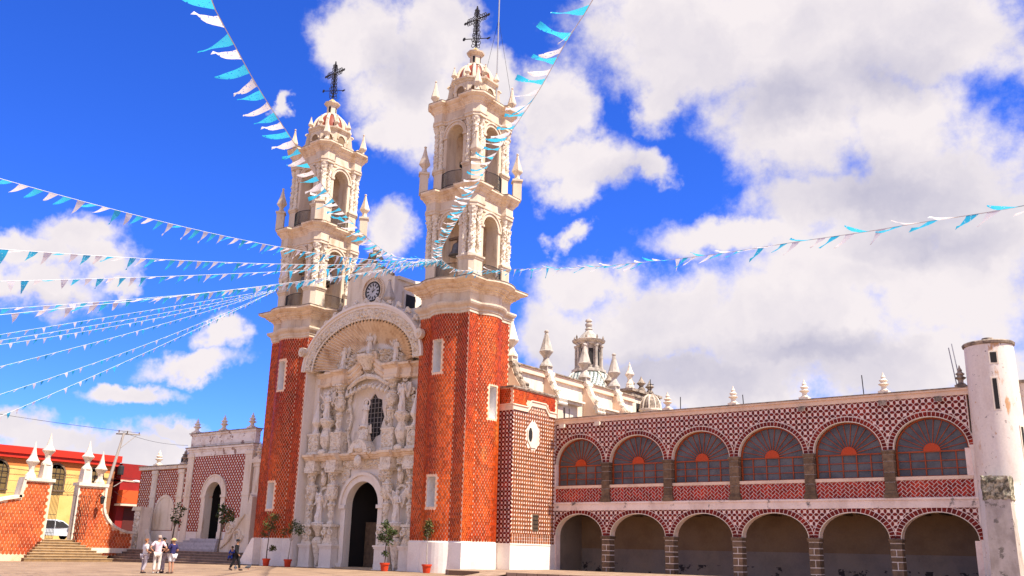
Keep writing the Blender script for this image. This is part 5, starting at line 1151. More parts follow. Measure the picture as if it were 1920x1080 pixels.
# upper stair to the chapel door
st = thing('chapel_stairs', 'grey stone steps rising to the arched chapel doorway', 'stairs', (CX+.1, CY, 0))
for i in range(6):
    w = 1.9 + .42*(5-i); m = MB(); z0 = .84 + .168*i; m.box(-w, w, -.62-.34*(5-i), -.03 if i == 5 else -.62-.34*(4-i)+.02, .5 if i == 0 else z0-.05, z0+.168)
    part('step', m, mat('grey_step', (.46,.42,.42), (.34,.31,.31), sc=3, rnd=.15) if 'grey_step' not in bpy.data.materials else bpy.data.materials['grey_step'], st)
# broad lower stair in front of the chapel
ls = thing('plaza_stairs', 'broad dark brown stone stairs between the gate and the left tower', 'stairs', (-66.5, 43.6, -.12))
for i in range(5):
    m = MB(); y = .42*i; m.box(-9.4, 7.75, y, y+.44 if i < 4 else 4.4, -.2 if i == 0 else .192*i-.05, .192*(i+1)-.04); sp_ = part('step', m, STEP, ls); m = MB(); m.box(-9.43, 7.78, y-.035, y+.45 if i < 4 else 4.41, .192*(i+1)-.039, .192*(i+1)); part('tread', m, STEPY if False else mat('brown_tread', (.34,.23,.17), (.22,.15,.11), rough=.9, sc=2.5) if 'brown_tread' not in bpy.data.materials else bpy.data.materials['brown_tread'], sp_)  # paler treads: wear and lit step tops put into the colour
m = MB(); m.box(-9.35, 7.0, 2.0, 4.38, .5, .955); part('landing_slab', m, BASE, ls)
wd = thing('stair_cheek_wall', 'sloping white plastered cheek wall against the left tower base', 'wall', (-57.4, 43.4, 0))
m = MB(); m.prism([(-1.35,-.1),(.05,-.1),(.05,1.93),(-.2,1.93),(-1.35,.35)], .95, 2.02); part('cheek', m, BASE, wd)
m = MB(); m.box(-1.5, .08, .85, 2.0, -.2, .06); part('footing', m, STEP, wd)
# ================================================================ GATE in the left boundary wall
gw = -76.0
ORH = mat('orange_hex_tile', (.56,.12,.03), (.46,.07,.02), rough=.5, sc=.5, rnd=.3, patch=(.28,.05,.03), pth=(.62,.75), psc=.45)
TG2 = lambda u, n, z: (n, u, z)      # u along +Y, n outward (+X)
def gate_wing(label, poly, white, parent_loc):
    t = thing('gate_wall', label, 'gate wall', parent_loc, group='two curved gate walls at the plaza entrance')
    m = MB(); m.prism(poly, -.32, .32, 'x'); part('wall_core', m, GROUT, t)
    m = MB(TG2); w, hp, hh = .30, .255, .34; hx = [(0,-hh/2),(w*.46,-hh*.24),(w*.46,hh*.24),(0,hh/2),(-w*.46,hh*.24),(-w*.46,-hh*.24)]
    us = [p[0] for p in poly]; zs_ = [p[1] for p in poly]
    def inside(u, z):
        c = False
        for i in range(len(poly)):
            (x0, y0), (x1, y1) = poly[i-1], poly[i]
            if (y0 > z) != (y1 > z) and u < (x1-x0)*(z-y0)/(y1-y0)+x0: c = not c
        return c
    C_ = []
    for j in range(int((max(zs_)-min(zs_))/hp)):
        for i in range(int((max(us)-min(us))/w)+1):
            u, z = min(us)+.16+i*w+(w/2 if j % 2 else 0), min(zs_)+.14+j*hp
            if inside(u-.13, z) and inside(u+.13, z) and inside(u, z+.12) and z > .2: C_.append((u, z))
    tiles(m, C_, hx, .32, .345); part('hex_tiles', m, ORH, t, kind='stuff')
    m = MB(TG2)
    for a, b in zip(white[:-1], white[1:]):
        dx, dz = b[0]-a[0], b[1]-a[1]; l = math.hypot(dx, dz); nx_, nz_ = -dz/l*.16, dx/l*.16
        m.prism([(a[0],a[1]),(b[0],b[1]),(b[0]+nx_,b[1]+nz_),(a[0]+nx_,a[1]+nz_)], -.42, .42) if False else m.add([(p[0], n, p[1]) for n in (-.42, .42) for p in ((a[0]-nx_*.3,a[1]-nz_*.3),(b[0]-nx_*.3,b[1]-nz_*.3),(b[0]+nx_,b[1]+nz_),(a[0]+nx_,a[1]+nz_))], [(3,2,1,0),(4,5,6,7),(0,1,5,4),(1,2,6,5),(2,3,7,6),(3,0,4,7)])
    part('white_coping', m, W_, t)
    return t
curveL = [(34.2 - 2.2*(1-cos(pi/2*i/8))*1.0, 3.9 - 2.2*sin(pi/2*i/8) + .0) for i in range(9)]
PL = [(28,-.2),(37.95,-.2),(37.95,6.0),(35.9,6.0),(35.75,4.6)] + [(35.7-3.6*sin(pi/2*i/8), 4.5-2.6*(1-cos(pi/2*i/8))) for i in range(1,9)] + [(28,1.9)]
gl = gate_wing('curved orange-tiled gate wall with white spires, left of the entrance steps', PL, [(37.95,6.02),(35.9,6.02)][::1], (gw,0,0))
m = MB(TG2); CL = [(35.9,6.0),(35.75,4.6)] + [(35.7-3.6*sin(pi/2*i/8), 4.5-2.6*(1-cos(pi/2*i/8))) for i in range(1,9)] + [(28,1.9)]
def strip(m, C_, th, n=.45):
    for a, b in zip(C_[:-1], C_[1:]):
        dx, dz = b[0]-a[0], b[1]-a[1]; l = math.hypot(dx, dz); ox, oz = dz/l*th, -dx/l*th
        if oz < 0 or (abs(oz) < 1e-6 and False): ox, oz = -ox, -oz
        m.add([(p[0], nn, p[1]) for nn in (-n, n) for p in (a, b, (b[0]+ox,b[1]+oz), (a[0]+ox,a[1]+oz))], [(3,2,1,0),(4,5,6,7),(0,1,5,4),(1,2,6,5),(2,3,7,6),(3,0,4,7)])
strip(m, CL, .24, .50); m.box(35.7, 38.2, -.5, .5, 5.95, 6.2); m.box(37.95, 38.05, -.36, .36, 1.3, 6.0); part('white_edge', m, W_, gl)
PR = [(40.4,.3),(45.7,.3),(45.7,2.1)] + [(45.7-3.1*sin(pi/2*i/8), 2.1+2.5*(1-cos(pi/2*i/8))) for i in range(1,9)] + [(42.6,5.9),(40.4,5.9)]
gr = gate_wing('curved orange-tiled gate wall with white spires and a wall lantern, right of the entrance steps', PR, [(42.6,5.92),(40.4,5.92)], (gw,0,0))
m = MB(TG2); CR = [(45.8,2.1)] + [(45.7-3.1*sin(pi/2*i/8), 2.1+2.5*(1-cos(pi/2*i/8))) for i in range(1,9)] + [(42.6,5.9)]
strip(m, CR, .2, .45); m.box(40.2, 42.85, -.5, .5, 5.85, 6.1); m.box(40.28, 40.4, -.36, .36, 1.3, 5.9); m.box(40.4, 45.8, .3, .42, .3, 1.05) if False else m.box(41.5, 46.0, -.3, .45, .5, .9); part('white_edge', m, W_, gr)
for t_, ys_, zz in ((gl, ((36.35,1.9,2.9,.5),(37.5,1.9,3.7,.5)), 6.2), (gr, ((40.9,1.9,3.5,.5),(42.2,1.9,2.75,.5)), 6.1)):
    for (y, w_, h, r) in ys_:
        m = MB()
        if h > 3: m.obox((0,y,zz+.55), (.78,.78,1.1), 0, .85); b0 = zz+1.1; hh_ = h-1.1
        else: b0, hh_ = zz, h
        m.lathe([(r*a, hh_*b) for a, b in ((.85,0),(.8,.06),(.46,.15),(.40,.22),(.52,.32),(.95,.42),(1,.45),(.80,.49),(.48,.6),(.26,.76),(.12,.9),(.02,1))], 8, (0,y,b0), rot=pi/8); part('spire', m, W_, t_)
t = thing('wall_lantern', 'black iron lantern on a bracket on the right gate wall', 'lantern', (gw+.35, 42.0, 5.0))
m = MB(); m.tube([(0,0,0),(.5,0,.25),(.7,.1,.1)], .03, 5); m.tube([(0,0,-.5),(.4,0,.15)], .025, 5); part('bracket', m, IRON, t)
m = MB(); m.lathe([(.06,.12),(.2,0),(.22,-.05),(.18,-.1),(.14,-.5),(.06,-.58)], 6, (.7,.1,0)); part('lantern_body', m, IRON, t)
# gate steps
gs = thing('gate_steps', 'warm sunlit stone steps fanning down from the iron gate to the plaza', 'stairs', (gw, 39.3, -.1))
for i in range(8):
    m = MB(); w0, w1 = 1.35 + .38*(7-i), 1.35 + .5*(7-i)*.5
    x0_ = -.5 if i == 7 else .42*(7-i)-.06; m.box(x0_, .40+.42*(7-i), -w0, w1, -.2, .2*(i+1)-.045); sp_ = part('step', m, mat('ochre_riser', (.30,.18,.08), (.20,.12,.06), rough=.9, sc=2.5) if 'ochre_riser' not in bpy.data.materials else bpy.data.materials['ochre_riser'], gs); m = MB(); m.box(x0_, .44+.42*(7-i), -w0-.04, w1+.04, .2*(i+1)-.044, .2*(i+1)); part('tread', m, STEPY, sp_)  # pale treads on dark risers: wear plus lit tops put into the colour
# iron gate leaves and the fan grille above them
def grille(nm, label, X, Y0, Y1, z0, z1, ang, grp):
    t = thing(nm, label, 'gate', (X, Y0, z0), ang, grp); W = Y1-Y0; m = MB()
    for i in range(9): m.tube([(0,W*i/8,0),(0,W*i/8,z1-z0)], .02, 4)
    part('bars', m, IRON, t); m = MB()
    for z in (0,.45,1.2,1.9,z1-z0): m.tube([(0,0,z),(0,W,z)], .025, 4)
    part('rails', m, IRON, t); return t
grille('iron_gate_leaf', 'open iron gate leaf beside the left gate wall', gw-.2, 38.1, 39.3, 1.55, 5.0, radians(20), 'iron gate leaves')
grille('iron_gate_leaf', 'open iron gate leaf folded against the right gate wall', gw+.2, 40.25, 41.5, 1.55, 5.0, radians(-60), 'iron gate leaves')
t = thing('gate_fan_grille', 'thin iron sunburst grille over the gate opening', 'grille', (gw, 39.2, 5.0))
m = MB()
for i in range(13):
    a = pi*i/12; m.tube([(0,-.35*cos(a),.2*sin(a)),(0,-(1.15)*cos(a),.2+.95*sin(a))], .014, 3)
m.tube([(0,-1.1,.05),(0,1.1,.05)], .02, 4); m.tube([(0,-1.1,.25),(0,1.1,.25)], .012, 3); part('rays', m, IRON, t)
# carved white post at the corner of the forecourt
cp = thing('carved_gatepost', 'white gatepost faced with carved relief panels between the gate wall and the chapel', 'post', (-76.2, 46.6, .7))
m = MB(); m.box(-.5, .5, -.35, .6, 0, 3.6); m.prism([(-.9,3.4),(.53,3.4),(.53,3.7),(-.7,3.75)], -.45, .65); part('post', m, W_, cp)
for k in range(4):
    m = MB(lambda u, n, z: (u, -n, z)); relief_mb(m, lambda u, n, z: (u, -n, z), -.42, .42, .15+.82*k, .88+.82*k, .36, .14, .06, 200+k); part('carved_panel', m, WR, cp)
m = MB(); m.prism([(-.5,0),(2.0,0),(2.0,.5),(1.0,.9),(.4,2.0),(-.5,2.1)], .2, .6); part('curved_wing', m, W_, cp)
dw = thing('baroque_wall_end', 'white scrolled wall end between the chapel door and the left tower', 'wall', (-62.6, 46.0, .84))
m = MB(); m.prism([(-1.5,0),(2.2,0),(2.2,4.2),(1.9,4.4),(1.6,3.4),(1.0,2.7),(-.2,2.5),(-.6,2.2),(-.9,1.0),(-1.5,.8)], .2, .7); part('wall', m, W_, dw)
m = MB(); scroll(m, lambda u, n, z: (u, n, z), (-.3, 1.8, .15), .5, .14); scroll(m, lambda u, n, z: (u, n, z), (.9, 1.3, .15), .6, .14, sgn=-1); m.tube([(-1.2,.15,.3),(-.2,.12,.9),(.8,.15,2.2),(1.5,.15,2.9)], [.1,.14,.12,.06], 6); part('scrollwork', m, W_, dw)
# ================================================================ STREET BEHIND THE GATE
mb = MB(); mb.prism([(-140,10),(-77.2,10),(-77.2,46.5),(-79,46.5),(-79,120),(-140,120)], -.3, 1.5, 'z'); 
link('street', mb.mesh('street', mat('asphalt', (.10,.095,.09), rough=.95)), kind='structure')
YEL = mat('yellow_wall', (.84,.53,.17), (.76,.45,.13), sc=.6, patch=(.50,.26,.08), pth=(.66,.72), psc=.9)
yb = thing('yellow_building', 'yellow two-storey building with arched windows and a red cornice behind the gate', 'building', (-90, 28, 1.5))
m = MB(); m.box(-9, 0, 0, 23.4, 0, 7.2); part('wall', m, YEL, yb)
m = MB(); m.box(-9, .02, 0, 23.45, 6.6, 7.3); part('orange_band', m, mat('orange_band', (.66,.19,.045), sc=.7), yb)
m = MB(); m.box(-9.1, .35, -.1, 23.7, 7.3, 7.7); m.box(-9.1, .5, -.1, 23.8, 7.7, 8.35); part('red_cornice', m, mat('red_paint', (.62,.03,.012), (.55,.03,.012), rough=.5), yb)
m = MB(); m.box(-.1, .03, 23.0, 23.42, 0, 7.2); part('brown_pilaster', m, mat('brown_paint', (.32,.12,.05)), yb)
TY = lambda u, n, z: (n, u, z)
for (y, hw_, z0, zs_) in ((11.9, .95, 4.4, 6.0), (17.4, .85, 4.6, 6.15), (21.4, .75, 4.7, 6.2), (6.0, .95, 4.3, 5.9)):
    m = MB(TY); arch_ring(m, y, zs_, hw_, hw_+.16, hw_, hw_+.16, -.1, .10, 12); m.box(y-hw_-.16, y-hw_, -.1, .10, z0, zs_); m.box(y+hw_, y+hw_+.16, -.1, .10, z0, zs_); m.box(y-hw_-.2, y+hw_+.2, -.1, .2, z0-.14, z0); w_ = part('window', m, STONE, yb)
    m = MB(TY); m.prism([(y-hw_,z0),(y+hw_,z0)] + arch_curve(y, hw_, zs_, hw_, 12)[::-1], -.05, .02); part('pane', m, mat('amber_glass', (.20,.13,.05), rough=.3, bump=0) if 'amber_glass' not in bpy.data.materials else bpy.data.materials['amber_glass'], w_)
    m = MB(TY)
    for q in (-.5, 0, .5): m.box(y+q*hw_-.025, y+q*hw_+.025, .02, .06, z0, zs_+hw_*.8)
    for q in (.33, .66, 1.0): m.box(y-hw_, y+hw_, .02, .055, z0+(zs_-z0)*q-.025, z0+(zs_-z0)*q+.025)
    part('glazing_bars', m, IRON, w_)
m = MB(TY); m.box(10.8, 14.1, -.1, .06, 0, 3.75); dr = part('doorway', m, YEL, yb); m = MB(TY); m.box(11.0, 13.9, -.05, .075, 0, 3.6); part('dark_door', m, mat('dark_door', (.05,.025,.02)), dr)
rb = thing('red_house', 'dark red house with an orange and white fascia beyond the yellow building', 'house', (-90, 52.2, 1.5))
m = MB(); m.box(-7, 0, 0, 4.2, 0, 7.7); part('wall', m, mat('maroon_wall', (.30,.015,.012), (.24,.015,.012), sc=.8), rb)
m = MB(); m.box(0, .9, -.1, 1.9, 3.7, 5.0); part('orange_fascia', m, mat('orange_sign', (.68,.10,.02)), rb)
m = MB(); m.box(0, .9, 1.9, 5.4, 3.6, 5.0); part('white_fascia', m, W_, rb)
m = MB(); m.box(-.2, .95, -.2, 5.2, 3.45, 3.65); part('awning_edge', m, PINK, rb)
m = MB(); m.box(-6.8, .05, .0, 5.2, 5.9, 6.05); part('cream_band', m, PINK, rb)
m = MB(); m.box(0, .04, .8, 4.0, 0, 3.3); part('dark_shopfront', m, mat('shop_dark', (.10,.02,.015)), rb)
fh = thing('far_house', 'pale far house with rooftop wires behind the utility pole', 'house', (-104, 58, 1.5))
m = MB(); m.box(-6, 0, -3, 6, 0, 7.2); part('wall', m, PINK, fh); m = MB(); m.box(.0, .05, -1, 1, 4.2, 5.6); part('window', m, DARK, fh)
# utility pole, lamp, wires
up_ = thing('utility_pole', 'leaning concrete utility pole with a crossarm behind the gate', 'utility pole', (-87.0, 49.3, 1.5))
CONC = mat('concrete', (.36,.31,.27), sc=3)
m = MB(); m.tube([(.9,-1.6,0),(-.1,.9,10.4)], [.2,.12], 8); part('pole', m, CONC, up_)
m = MB(); m.tube([(-.3,.2,10.3),(.0,2.6,10.45)], .08, 6); m.tube([(-.05,.7,8.9),(0,2.2,10.3)], .04, 5); part('crossarm', m, CONC, up_)
for q in (.3,1.2,2.5): m = MB(); m.tube([(0,q,10.4),(0,q,10.65)], .06, 6); part('insulator', m, STONE, up_)
m = MB(); m.lathe([(.28,0),(.3,.1),(.3,.8),(.2,.9)], 10, (.25,.9,6.3)); part('transformer', m, IRON, up_)
sl = thing('street_lamp', 'curved-arm street lamp on the utility pole beside the red house', 'street lamp', (-86.6, 49.6, 6.6))
m = MB(); m.tube([(0,0,0),(.2,.8,.6),(.4,1.8,.7)], .04, 5); part('arm', m, CONC, sl); m = MB(); m.ball((.45,2.1,.66), (.14,.42,.11), 8, 6); part('lamp_head', m, mat('lamp_white', (.8,.8,.78), bump=0), sl)
def cat_wire(p, q, sag, n=14): return [(p[0]+(q[0]-p[0])*i/n, p[1]+(q[1]-p[1])*i/n, p[2]+(q[2]-p[2])*i/n - 4*sag*(i/n)*(1-i/n)) for i in range(n+1)]
for k, (p, q, s_) in enumerate((((-87.0,50.0,12.0),(-74.5,49.3,10.0),.3), ((-87.0,50.3,12.1),(-86.5,20,13.6),.5), ((-87.0,51.8,12.1),(-87.5,20,13.4),.4), ((-86.8,49.8,7.4),(-86.2,20,8.6),.3), ((-86.8,49.8,6.6),(-86.0,20,7.2),.35), ((-86.8,49.8,5.6),(-86.0,20,6.0),.35), ((-87,50,7.6),(-92,60,8.6),.3), ((-87,50,6.2),(-90.2,54,5.6),.2))):
    m = MB(); m.tube(cat_wire(p, q, s_), .018, 4); o = link('overhead_wire', m.mesh('overhead_wire', IRON))
    tag(o, ['wire running from the pole to the chapel roof', 'topmost wire leaving the pole crossarm to the left', 'second wire leaving the pole crossarm to the left', 'wire crossing the upper windows of the yellow building', 'wire crossing the middle of the yellow building above the gate', 'lowest wire crossing the yellow building above the gate', 'wire from the pole over the red house roof', 'short wire from the pole to the red house'][k], 'wire', 'overhead wires')
# silver car in the gateway
car = thing('parked_car', 'silver-white minivan parked behind the iron gate', 'car', (-84.5, 43.2, 1.5), pi/2)
CARP = mat('car_paint', (.62,.63,.66), rough=.25, bump=0, fine=.03, spec=.5, coat=.5); TYRE = mat('tyre', (.02,.02,.02), bump=0)
prof = [(-2.25,.35),(2.2,.30),(2.3,.55),(2.25,.85),(1.95,.98),(1.25,1.08),(.45,1.62),(-.2,1.72),(-1.6,1.72),(-2.15,1.55),(-2.3,1.0)]
m = MB(); R = []
for y, k_ in ((-.86,.9),(-.8,1),(.8,1),(.86,.9)):
    R.append([(a*(1 if b < 1 else (.985 if abs(y) > .8 else 1)), y*(1 if b < 1.1 else .84), .95+(b-.95)*(k_ if b > 1 else 1)) for a, b in prof])
m.rings(R, True, True, True); body = part('body', m, CARP, car)
for s in (-1, 1):
    m = MB(lambda u, n, z, s=s: (u, s*n, z)); m.add([(1.15,.87,1.06),(.42,.73,1.55),(-.25,.73,1.62),(-.25,.87,1.04)], [(0,1,2,3)]); part('front_side_window', m, DARK, car)
    m = MB(lambda u, n, z, s=s: (u, s*n, z)); m.add([(-.35,.87,1.04),(-.35,.73,1.62),(-1.3,.73,1.62),(-1.3,.87,1.04)], [(0,1,2,3)]); m.add([(-1.4,.87,1.04),(-1.4,.73,1.62),(-1.95,.73,1.52),(-2.1,.87,1.06)], [(0,1,2,3)]); part('rear_side_window', m, DARK, car)
    for x in (1.4, -1.4):
        m = MB(); m.tube([(x, s*.68, .33),(x, s*.88, .33)], .34, 16); wh = part('wheel', m, TYRE, car); m = MB(); m.tube([(x, s*.88, .33),(x, s*.895, .33)], .2, 10); part('rim', m, CARP, wh)
    m = MB(); m.ball((2.2, s*.62, .72), (.12,.2,.1), 7, 5); part('headlight', m, mat('headlight_glass', (.8,.8,.82), rough=.1, bump=0) if 'headlight_glass' not in bpy.data.materials else bpy.data.materials['headlight_glass'], car)
    m = MB(); m.ball((.95, s*1.0, 1.1), (.1,.12,.08), 6, 4); part('wing_mirror', m, CARP, car)
m = MB(); m.add([(1.28,-.72,1.08),(1.28,.72,1.08),(.48,.66,1.61),(.48,-.66,1.61)], [(0,1,2,3)]); part('windscreen', m, DARK, car)
# ================================================================ PLANTS
LEAF = mat('leaf_green', (.075,.105,.025), (.04,.065,.015), rough=.6, sc=3, rnd=.5, bump=0, fine=0)
LEAFY = mat('leaf_olive', (.12,.11,.025), (.07,.07,.015), rough=.6, sc=3, rnd=.5, bump=0, fine=0)
BARK = mat('bark', (.16,.12,.09), (.09,.07,.05), sc=6)
PALEB = mat('pale_bark', (.45,.38,.32), (.30,.25,.2), sc=6)
def leaves(m, clusters, n, s0, rnd_=random):
    for _ in range(n):
        (cx, cy, cz, r) = rnd_.choice(clusters); v = Vector((rnd_.gauss(0,1), rnd_.gauss(0,1), rnd_.gauss(0,1))); v = v.normalized()*r*rnd_.random()**.5
        p = Vector((cx, cy, cz)) + v; a = Vector((rnd_.gauss(0,1), rnd_.gauss(0,1), rnd_.gauss(0,.6))).normalized(); b = a.orthogonal().normalized(); b = (Matrix.Rotation(rnd_.uniform(0,6.28), 3, a) @ b)
        l = s0*rnd_.uniform(.7,1.3); w = l*.32; mid = p + a*l*.5; nrm = a.cross(b)*w*.35; m.rnd = rnd_.random()
        m.add([tuple(p), tuple(mid + b*w + nrm), tuple(p + a*l), tuple(mid - b*w + nrm)], [(0,1,2),(0,2,3)])
def potted_tree(label, X, Y, h, clusters, n, pot_h=.52, mt=LEAF, bark=BARK, pr=.27, seed=1, lean=0):
    R_ = random.Random(seed); t = thing('potted_tree', label, 'potted tree', (X, Y, .004), group='potted trees along the church front')
    m = MB(); m.sm = False; m.lathe([(pr*.72,0),(pr*.92,pot_h*.78),(pr*1.06,pot_h*.79),(pr*1.08,pot_h),(pr*.95,pot_h),(pr*.9,pot_h*.9),(.02,pot_h*.9)], 20); m.lathe([(pr*.80,pot_h*.33),(pr*.825,pot_h*.35),(pr*.81,pot_h*.38)], 20, cap=False); part('pot', m, TERRA, t)
    m = MB(); m.lathe([(pr*.9,pot_h*.9),(pr*.5,pot_h*.97),(.02,pot_h*.99)], 12); part('soil', m, STONE, t)
    m = MB(); top = clusters[0]; P = [(0,0,pot_h*.9)]; 
    for i in range(1, 6): f_ = i/5; P.append((top[0]*f_ + R_.uniform(-.03,.03), top[1]*f_ + R_.uniform(-.03,.03), pot_h + (top[2]-pot_h)*f_))
    m.tube(P, [.045 - .006*i for i in range(6)], 6)
    for c in clusters[1:]:
        b = P[3] if c[2] > P[3][2] else P[2] if c[2] > P[2][2] else P[1]
        m.tube([b, ((b[0]+c[0])/2, (b[1]+c[1])/2, (b[2]+c[2])/2+.05), c[:3]], [.025,.018,.01], 5)
    part('trunk', m, bark, t); m = MB(); leaves(m, clusters, n, .13, R_); part('crown', m, mt, t)
potted_tree('potted tree with an olive leaning crown, leftmost of the red pots', -55.4, 44.1, 3, [(.15,0,3.2,.55),(-.25,0,2.75,.45),(.3,0,2.6,.4),(-.45,0,2.2,.35),(.55,0,3.4,.35),(.45,.1,1.25,.22)], 750, seed=4, mt=LEAFY)
potted_tree('sparse potted tree with two uneven branches, second red pot from the left', -53.1, 44.15, 2.6, [(.15,0,2.5,.4),(-.55,0,2.35,.35),(.35,0,2.9,.35),(.95,-.1,2.65,.42),(1.2,-.1,2.4,.3)], 520, seed=5, mt=LEAF, bark=PALEB)
potted_tree('bushy potted tree in front of the dark church doorway, third red pot', -43.75, 44.3, 2.6, [(.05,0,2.6,.4),(-.25,0,2.15,.4),(.25,0,1.95,.4),(-.1,0,2.95,.28),(.3,0,2.5,.35),(-.5,0,2.1,.25),(.0,0,1.1,.2),(.7,0,2.4,.18)], 900, seed=6, mt=LEAF, pr=.30)
potted_tree('slender pale-stemmed potted tree before the right tower, rightmost red pot', -40.15, 44.35, 2.8, [(-.05,0,3.0,.28),(-.2,0,2.65,.3),(.1,0,2.5,.28),(-.15,0,2.2,.28),(.1,0,2.9,.2)], 480, seed=7, mt=LEAFY, bark=PALEB, pr=.30)
def small_tree(label, X, Y, Z, cl, n, seed, mt=LEAF, base=(0,0,0)):
    R_ = random.Random(seed); t = thing('young_tree', label, 'tree', (X, Y, Z), group='young trees on the chapel steps')
    m = MB(); fork = (cl[0][0]*.45, 0, cl[0][2]*.5); m.tube([base, (fork[0]*.5, .02, fork[2]*.5), fork], [.075,.06,.05], 6)
    for c in cl: m.tube([fork, ((fork[0]+c[0])/2+R_.uniform(-.1,.1), c[1]/2, (fork[2]+c[2])/2+.1), c[:3]], [.045,.03,.012], 5)
    part('trunk', m, BARK, t); m = MB(); leaves(m, cl, n, .19, R_); part('crown', m, mt, t)
small_tree('thin open young tree with few leaves before the blind niche of the chapel', -69.7, 45.6, .84, [(.5,0,3.6,.3),(.1,0,3.2,.3),(.95,0,2.9,.35),(-.2,0,2.6,.25),(1.2,0,3.3,.25),(.3,0,2.3,.2),(.8,0,2.2,.2)], 230, 11)
small_tree('leafy young tree leaning against the scrolled wall beside the left tower', -61.9, 44.6, .84, [(.3,0,3.0,.5),(.9,0,2.9,.4),(-.1,0,2.6,.4),(1.3,0,2.5,.35),(.5,0,2.3,.3),(.1,0,3.3,.3)], 430, 12)
# ================================================================ PEOPLE
SKIN = mat('skin', (.50,.25,.15), rough=.6, bump=0, fine=.05); SKIND = mat('tanned_skin', (.33,.16,.09), rough=.6, bump=0, fine=.05)
def cloth(n, c): return mat(n, c, tuple(v*.8 for v in c), sc=6, rough=.9, bump=.2, world_pos=False)
def skin_mesh(name, verts, edges, radii, mt, parent, root=0, sub=2, label=None):
    me = bpy.data.meshes.new(name); me.from_pydata([tuple(v) for v in verts], edges, []); me.materials.append(mt)
    o = link(name, me, parent, label=label)
    md = o.modifiers.new('skin', 'SKIN'); md.use_smooth_shade = True
    for i, s in enumerate(me.skin_vertices[0].data):
        r = radii[i]; s.radius = r if isinstance(r, tuple) else (r, r); s.use_root = (i == root)
    sb = o.modifiers.new('subd', 'SUBSURF'); sb.levels = sub; sb.render_levels = sub
    return o
def person(label, X, Y, Z, rz, H, pose, top, bottom, skin=None, hat=None, hair=(.05,.035,.03), short=False, sleeve='short', shoes=(.05,.045,.04), dress=None):
    """pose: joint positions in units of body height, body faces -y"""
    skin = skin or SKIN; t = thing('person', label, 'person', (X, Y, Z), rz); S = lambda p: Vector(p)*H
    J = dict(pel=(0,0,.52), wai=(0,0,.60), che=(0,0,.72), sho=(0,0,.80), nec=(0,-.005,.845), chin=(0,-.012,.872), hea=(0,-.01,.93),
             Ls=(.105,0,.805), Le=(.14,.02,.63), Lh=(.14,-.04,.49), Rs=(-.105,0,.805), Re=(-.14,.02,.63), Rh=(-.14,-.04,.49),
             Lp=(.055,0,.50), Lk=(.06,-.01,.28), La=(.06,.015,.045), Lt=(.065,-.09,.022), Rp=(-.055,0,.50), Rk=(-.06,-.01,.28), Ra=(-.06,.015,.045), Rt=(-.065,-.09,.022)); J.update(pose)
    names = list(J); ix = {n: i for i, n in enumerate(names)}; V = [S(J[n]) for n in names]
    E = [('pel','wai'),('wai','che'),('che','sho'),('sho','nec'),('nec','chin'),('chin','hea'),('sho','Ls'),('Ls','Le'),('Le','Lh'),('sho','Rs'),('Rs','Re'),('Re','Rh'),('pel','Lp'),('Lp','Lk'),('Lk','La'),('La','Lt'),('pel','Rp'),('Rp','Rk'),('Rk','Ra'),('Ra','Rt')]
    rad = dict(pel=(.085,.062),wai=(.072,.055),che=(.088,.06),sho=(.06,.045),nec=.030,chin=.034,hea=(.045,.052),Ls=.034,Le=.024,Lh=.016,Rs=.034,Re=.024,Rh=.016,Lp=.052,Lk=.034,La=.021,Lt=.018,Rp=.052,Rk=.034,Ra=.021,Rt=.018)
    sc_ = lambda r, k=1, a=0: tuple(v*H*k+a for v in r) if isinstance(r, tuple) else r*H*k+a
    body = skin_mesh('body', V, [(ix[a], ix[b]) for a, b in E], [sc_(rad[n]) for n in names], skin, t, ix['pel'])
    def garment(name, ns, es, k, mt, add=.006, custom=None):
        id_ = {n: i for i, n in enumerate(ns)}; pos = [S((custom or {}).get(n, J.get(n))) for n in ns]
        return skin_mesh(name, pos, [(id_[a], id_[b]) for a, b in es], [sc_((rad.get(n.rstrip('_')) if n in rad else .03), k, add) for n in ns], mt, t, 0)
    lerp = lambda a, b, f_: tuple(J[a][i] + (J[b][i]-J[a][i])*f_ for i in range(3))
    cu = {}; ns = ['pel','wai','che','sho','Ls','Rs']; es = [('pel','wai'),('wai','che'),('che','sho'),('sho','Ls'),('sho','Rs')]
    for s in 'LR':
        if sleeve == 'short': cu[s+'e1'] = lerp(s+'s', s+'e', .75); rad[s+'e1'] = .030; ns.append(s+'e1'); es.append((s+'s', s+'e1'))
        elif sleeve == 'long': cu[s+'h1'] = lerp(s+'e', s+'h', .93); rad[s+'h1'] = .019; ns += [s+'e', s+'h1']; es += [(s+'s', s+'e'), (s+'e', s+'h1')]
    garment('shirt' if sleeve != 'long' else 'jacket', ns, es, 1.1, top, .012, cu)
    cu = {}; ns = ['pel','Lp','Rp']; es = [('pel','Lp'),('pel','Rp')]
    for s in 'LR':
        if short: cu[s+'k1'] = lerp(s+'p', s+'k', .85); rad[s+'k1'] = .044; ns.append(s+'k1'); es.append((s+'p', s+'k1'))
        else: cu[s+'a1'] = lerp(s+'k', s+'a', .9); rad[s+'a1'] = .031; ns += [s+'k', s+'a1']; es += [(s+'p', s+'k'), (s+'k', s+'a1')]
    garment('shorts' if short else 'trousers', ns, es, 1.12, bottom, .012, cu)
    sm = cloth('shoe_%d' % int(shoes[0]*1000), shoes) if 'shoe_%d' % int(shoes[0]*1000) not in bpy.data.materials else bpy.data.materials['shoe_%d' % int(shoes[0]*1000)]
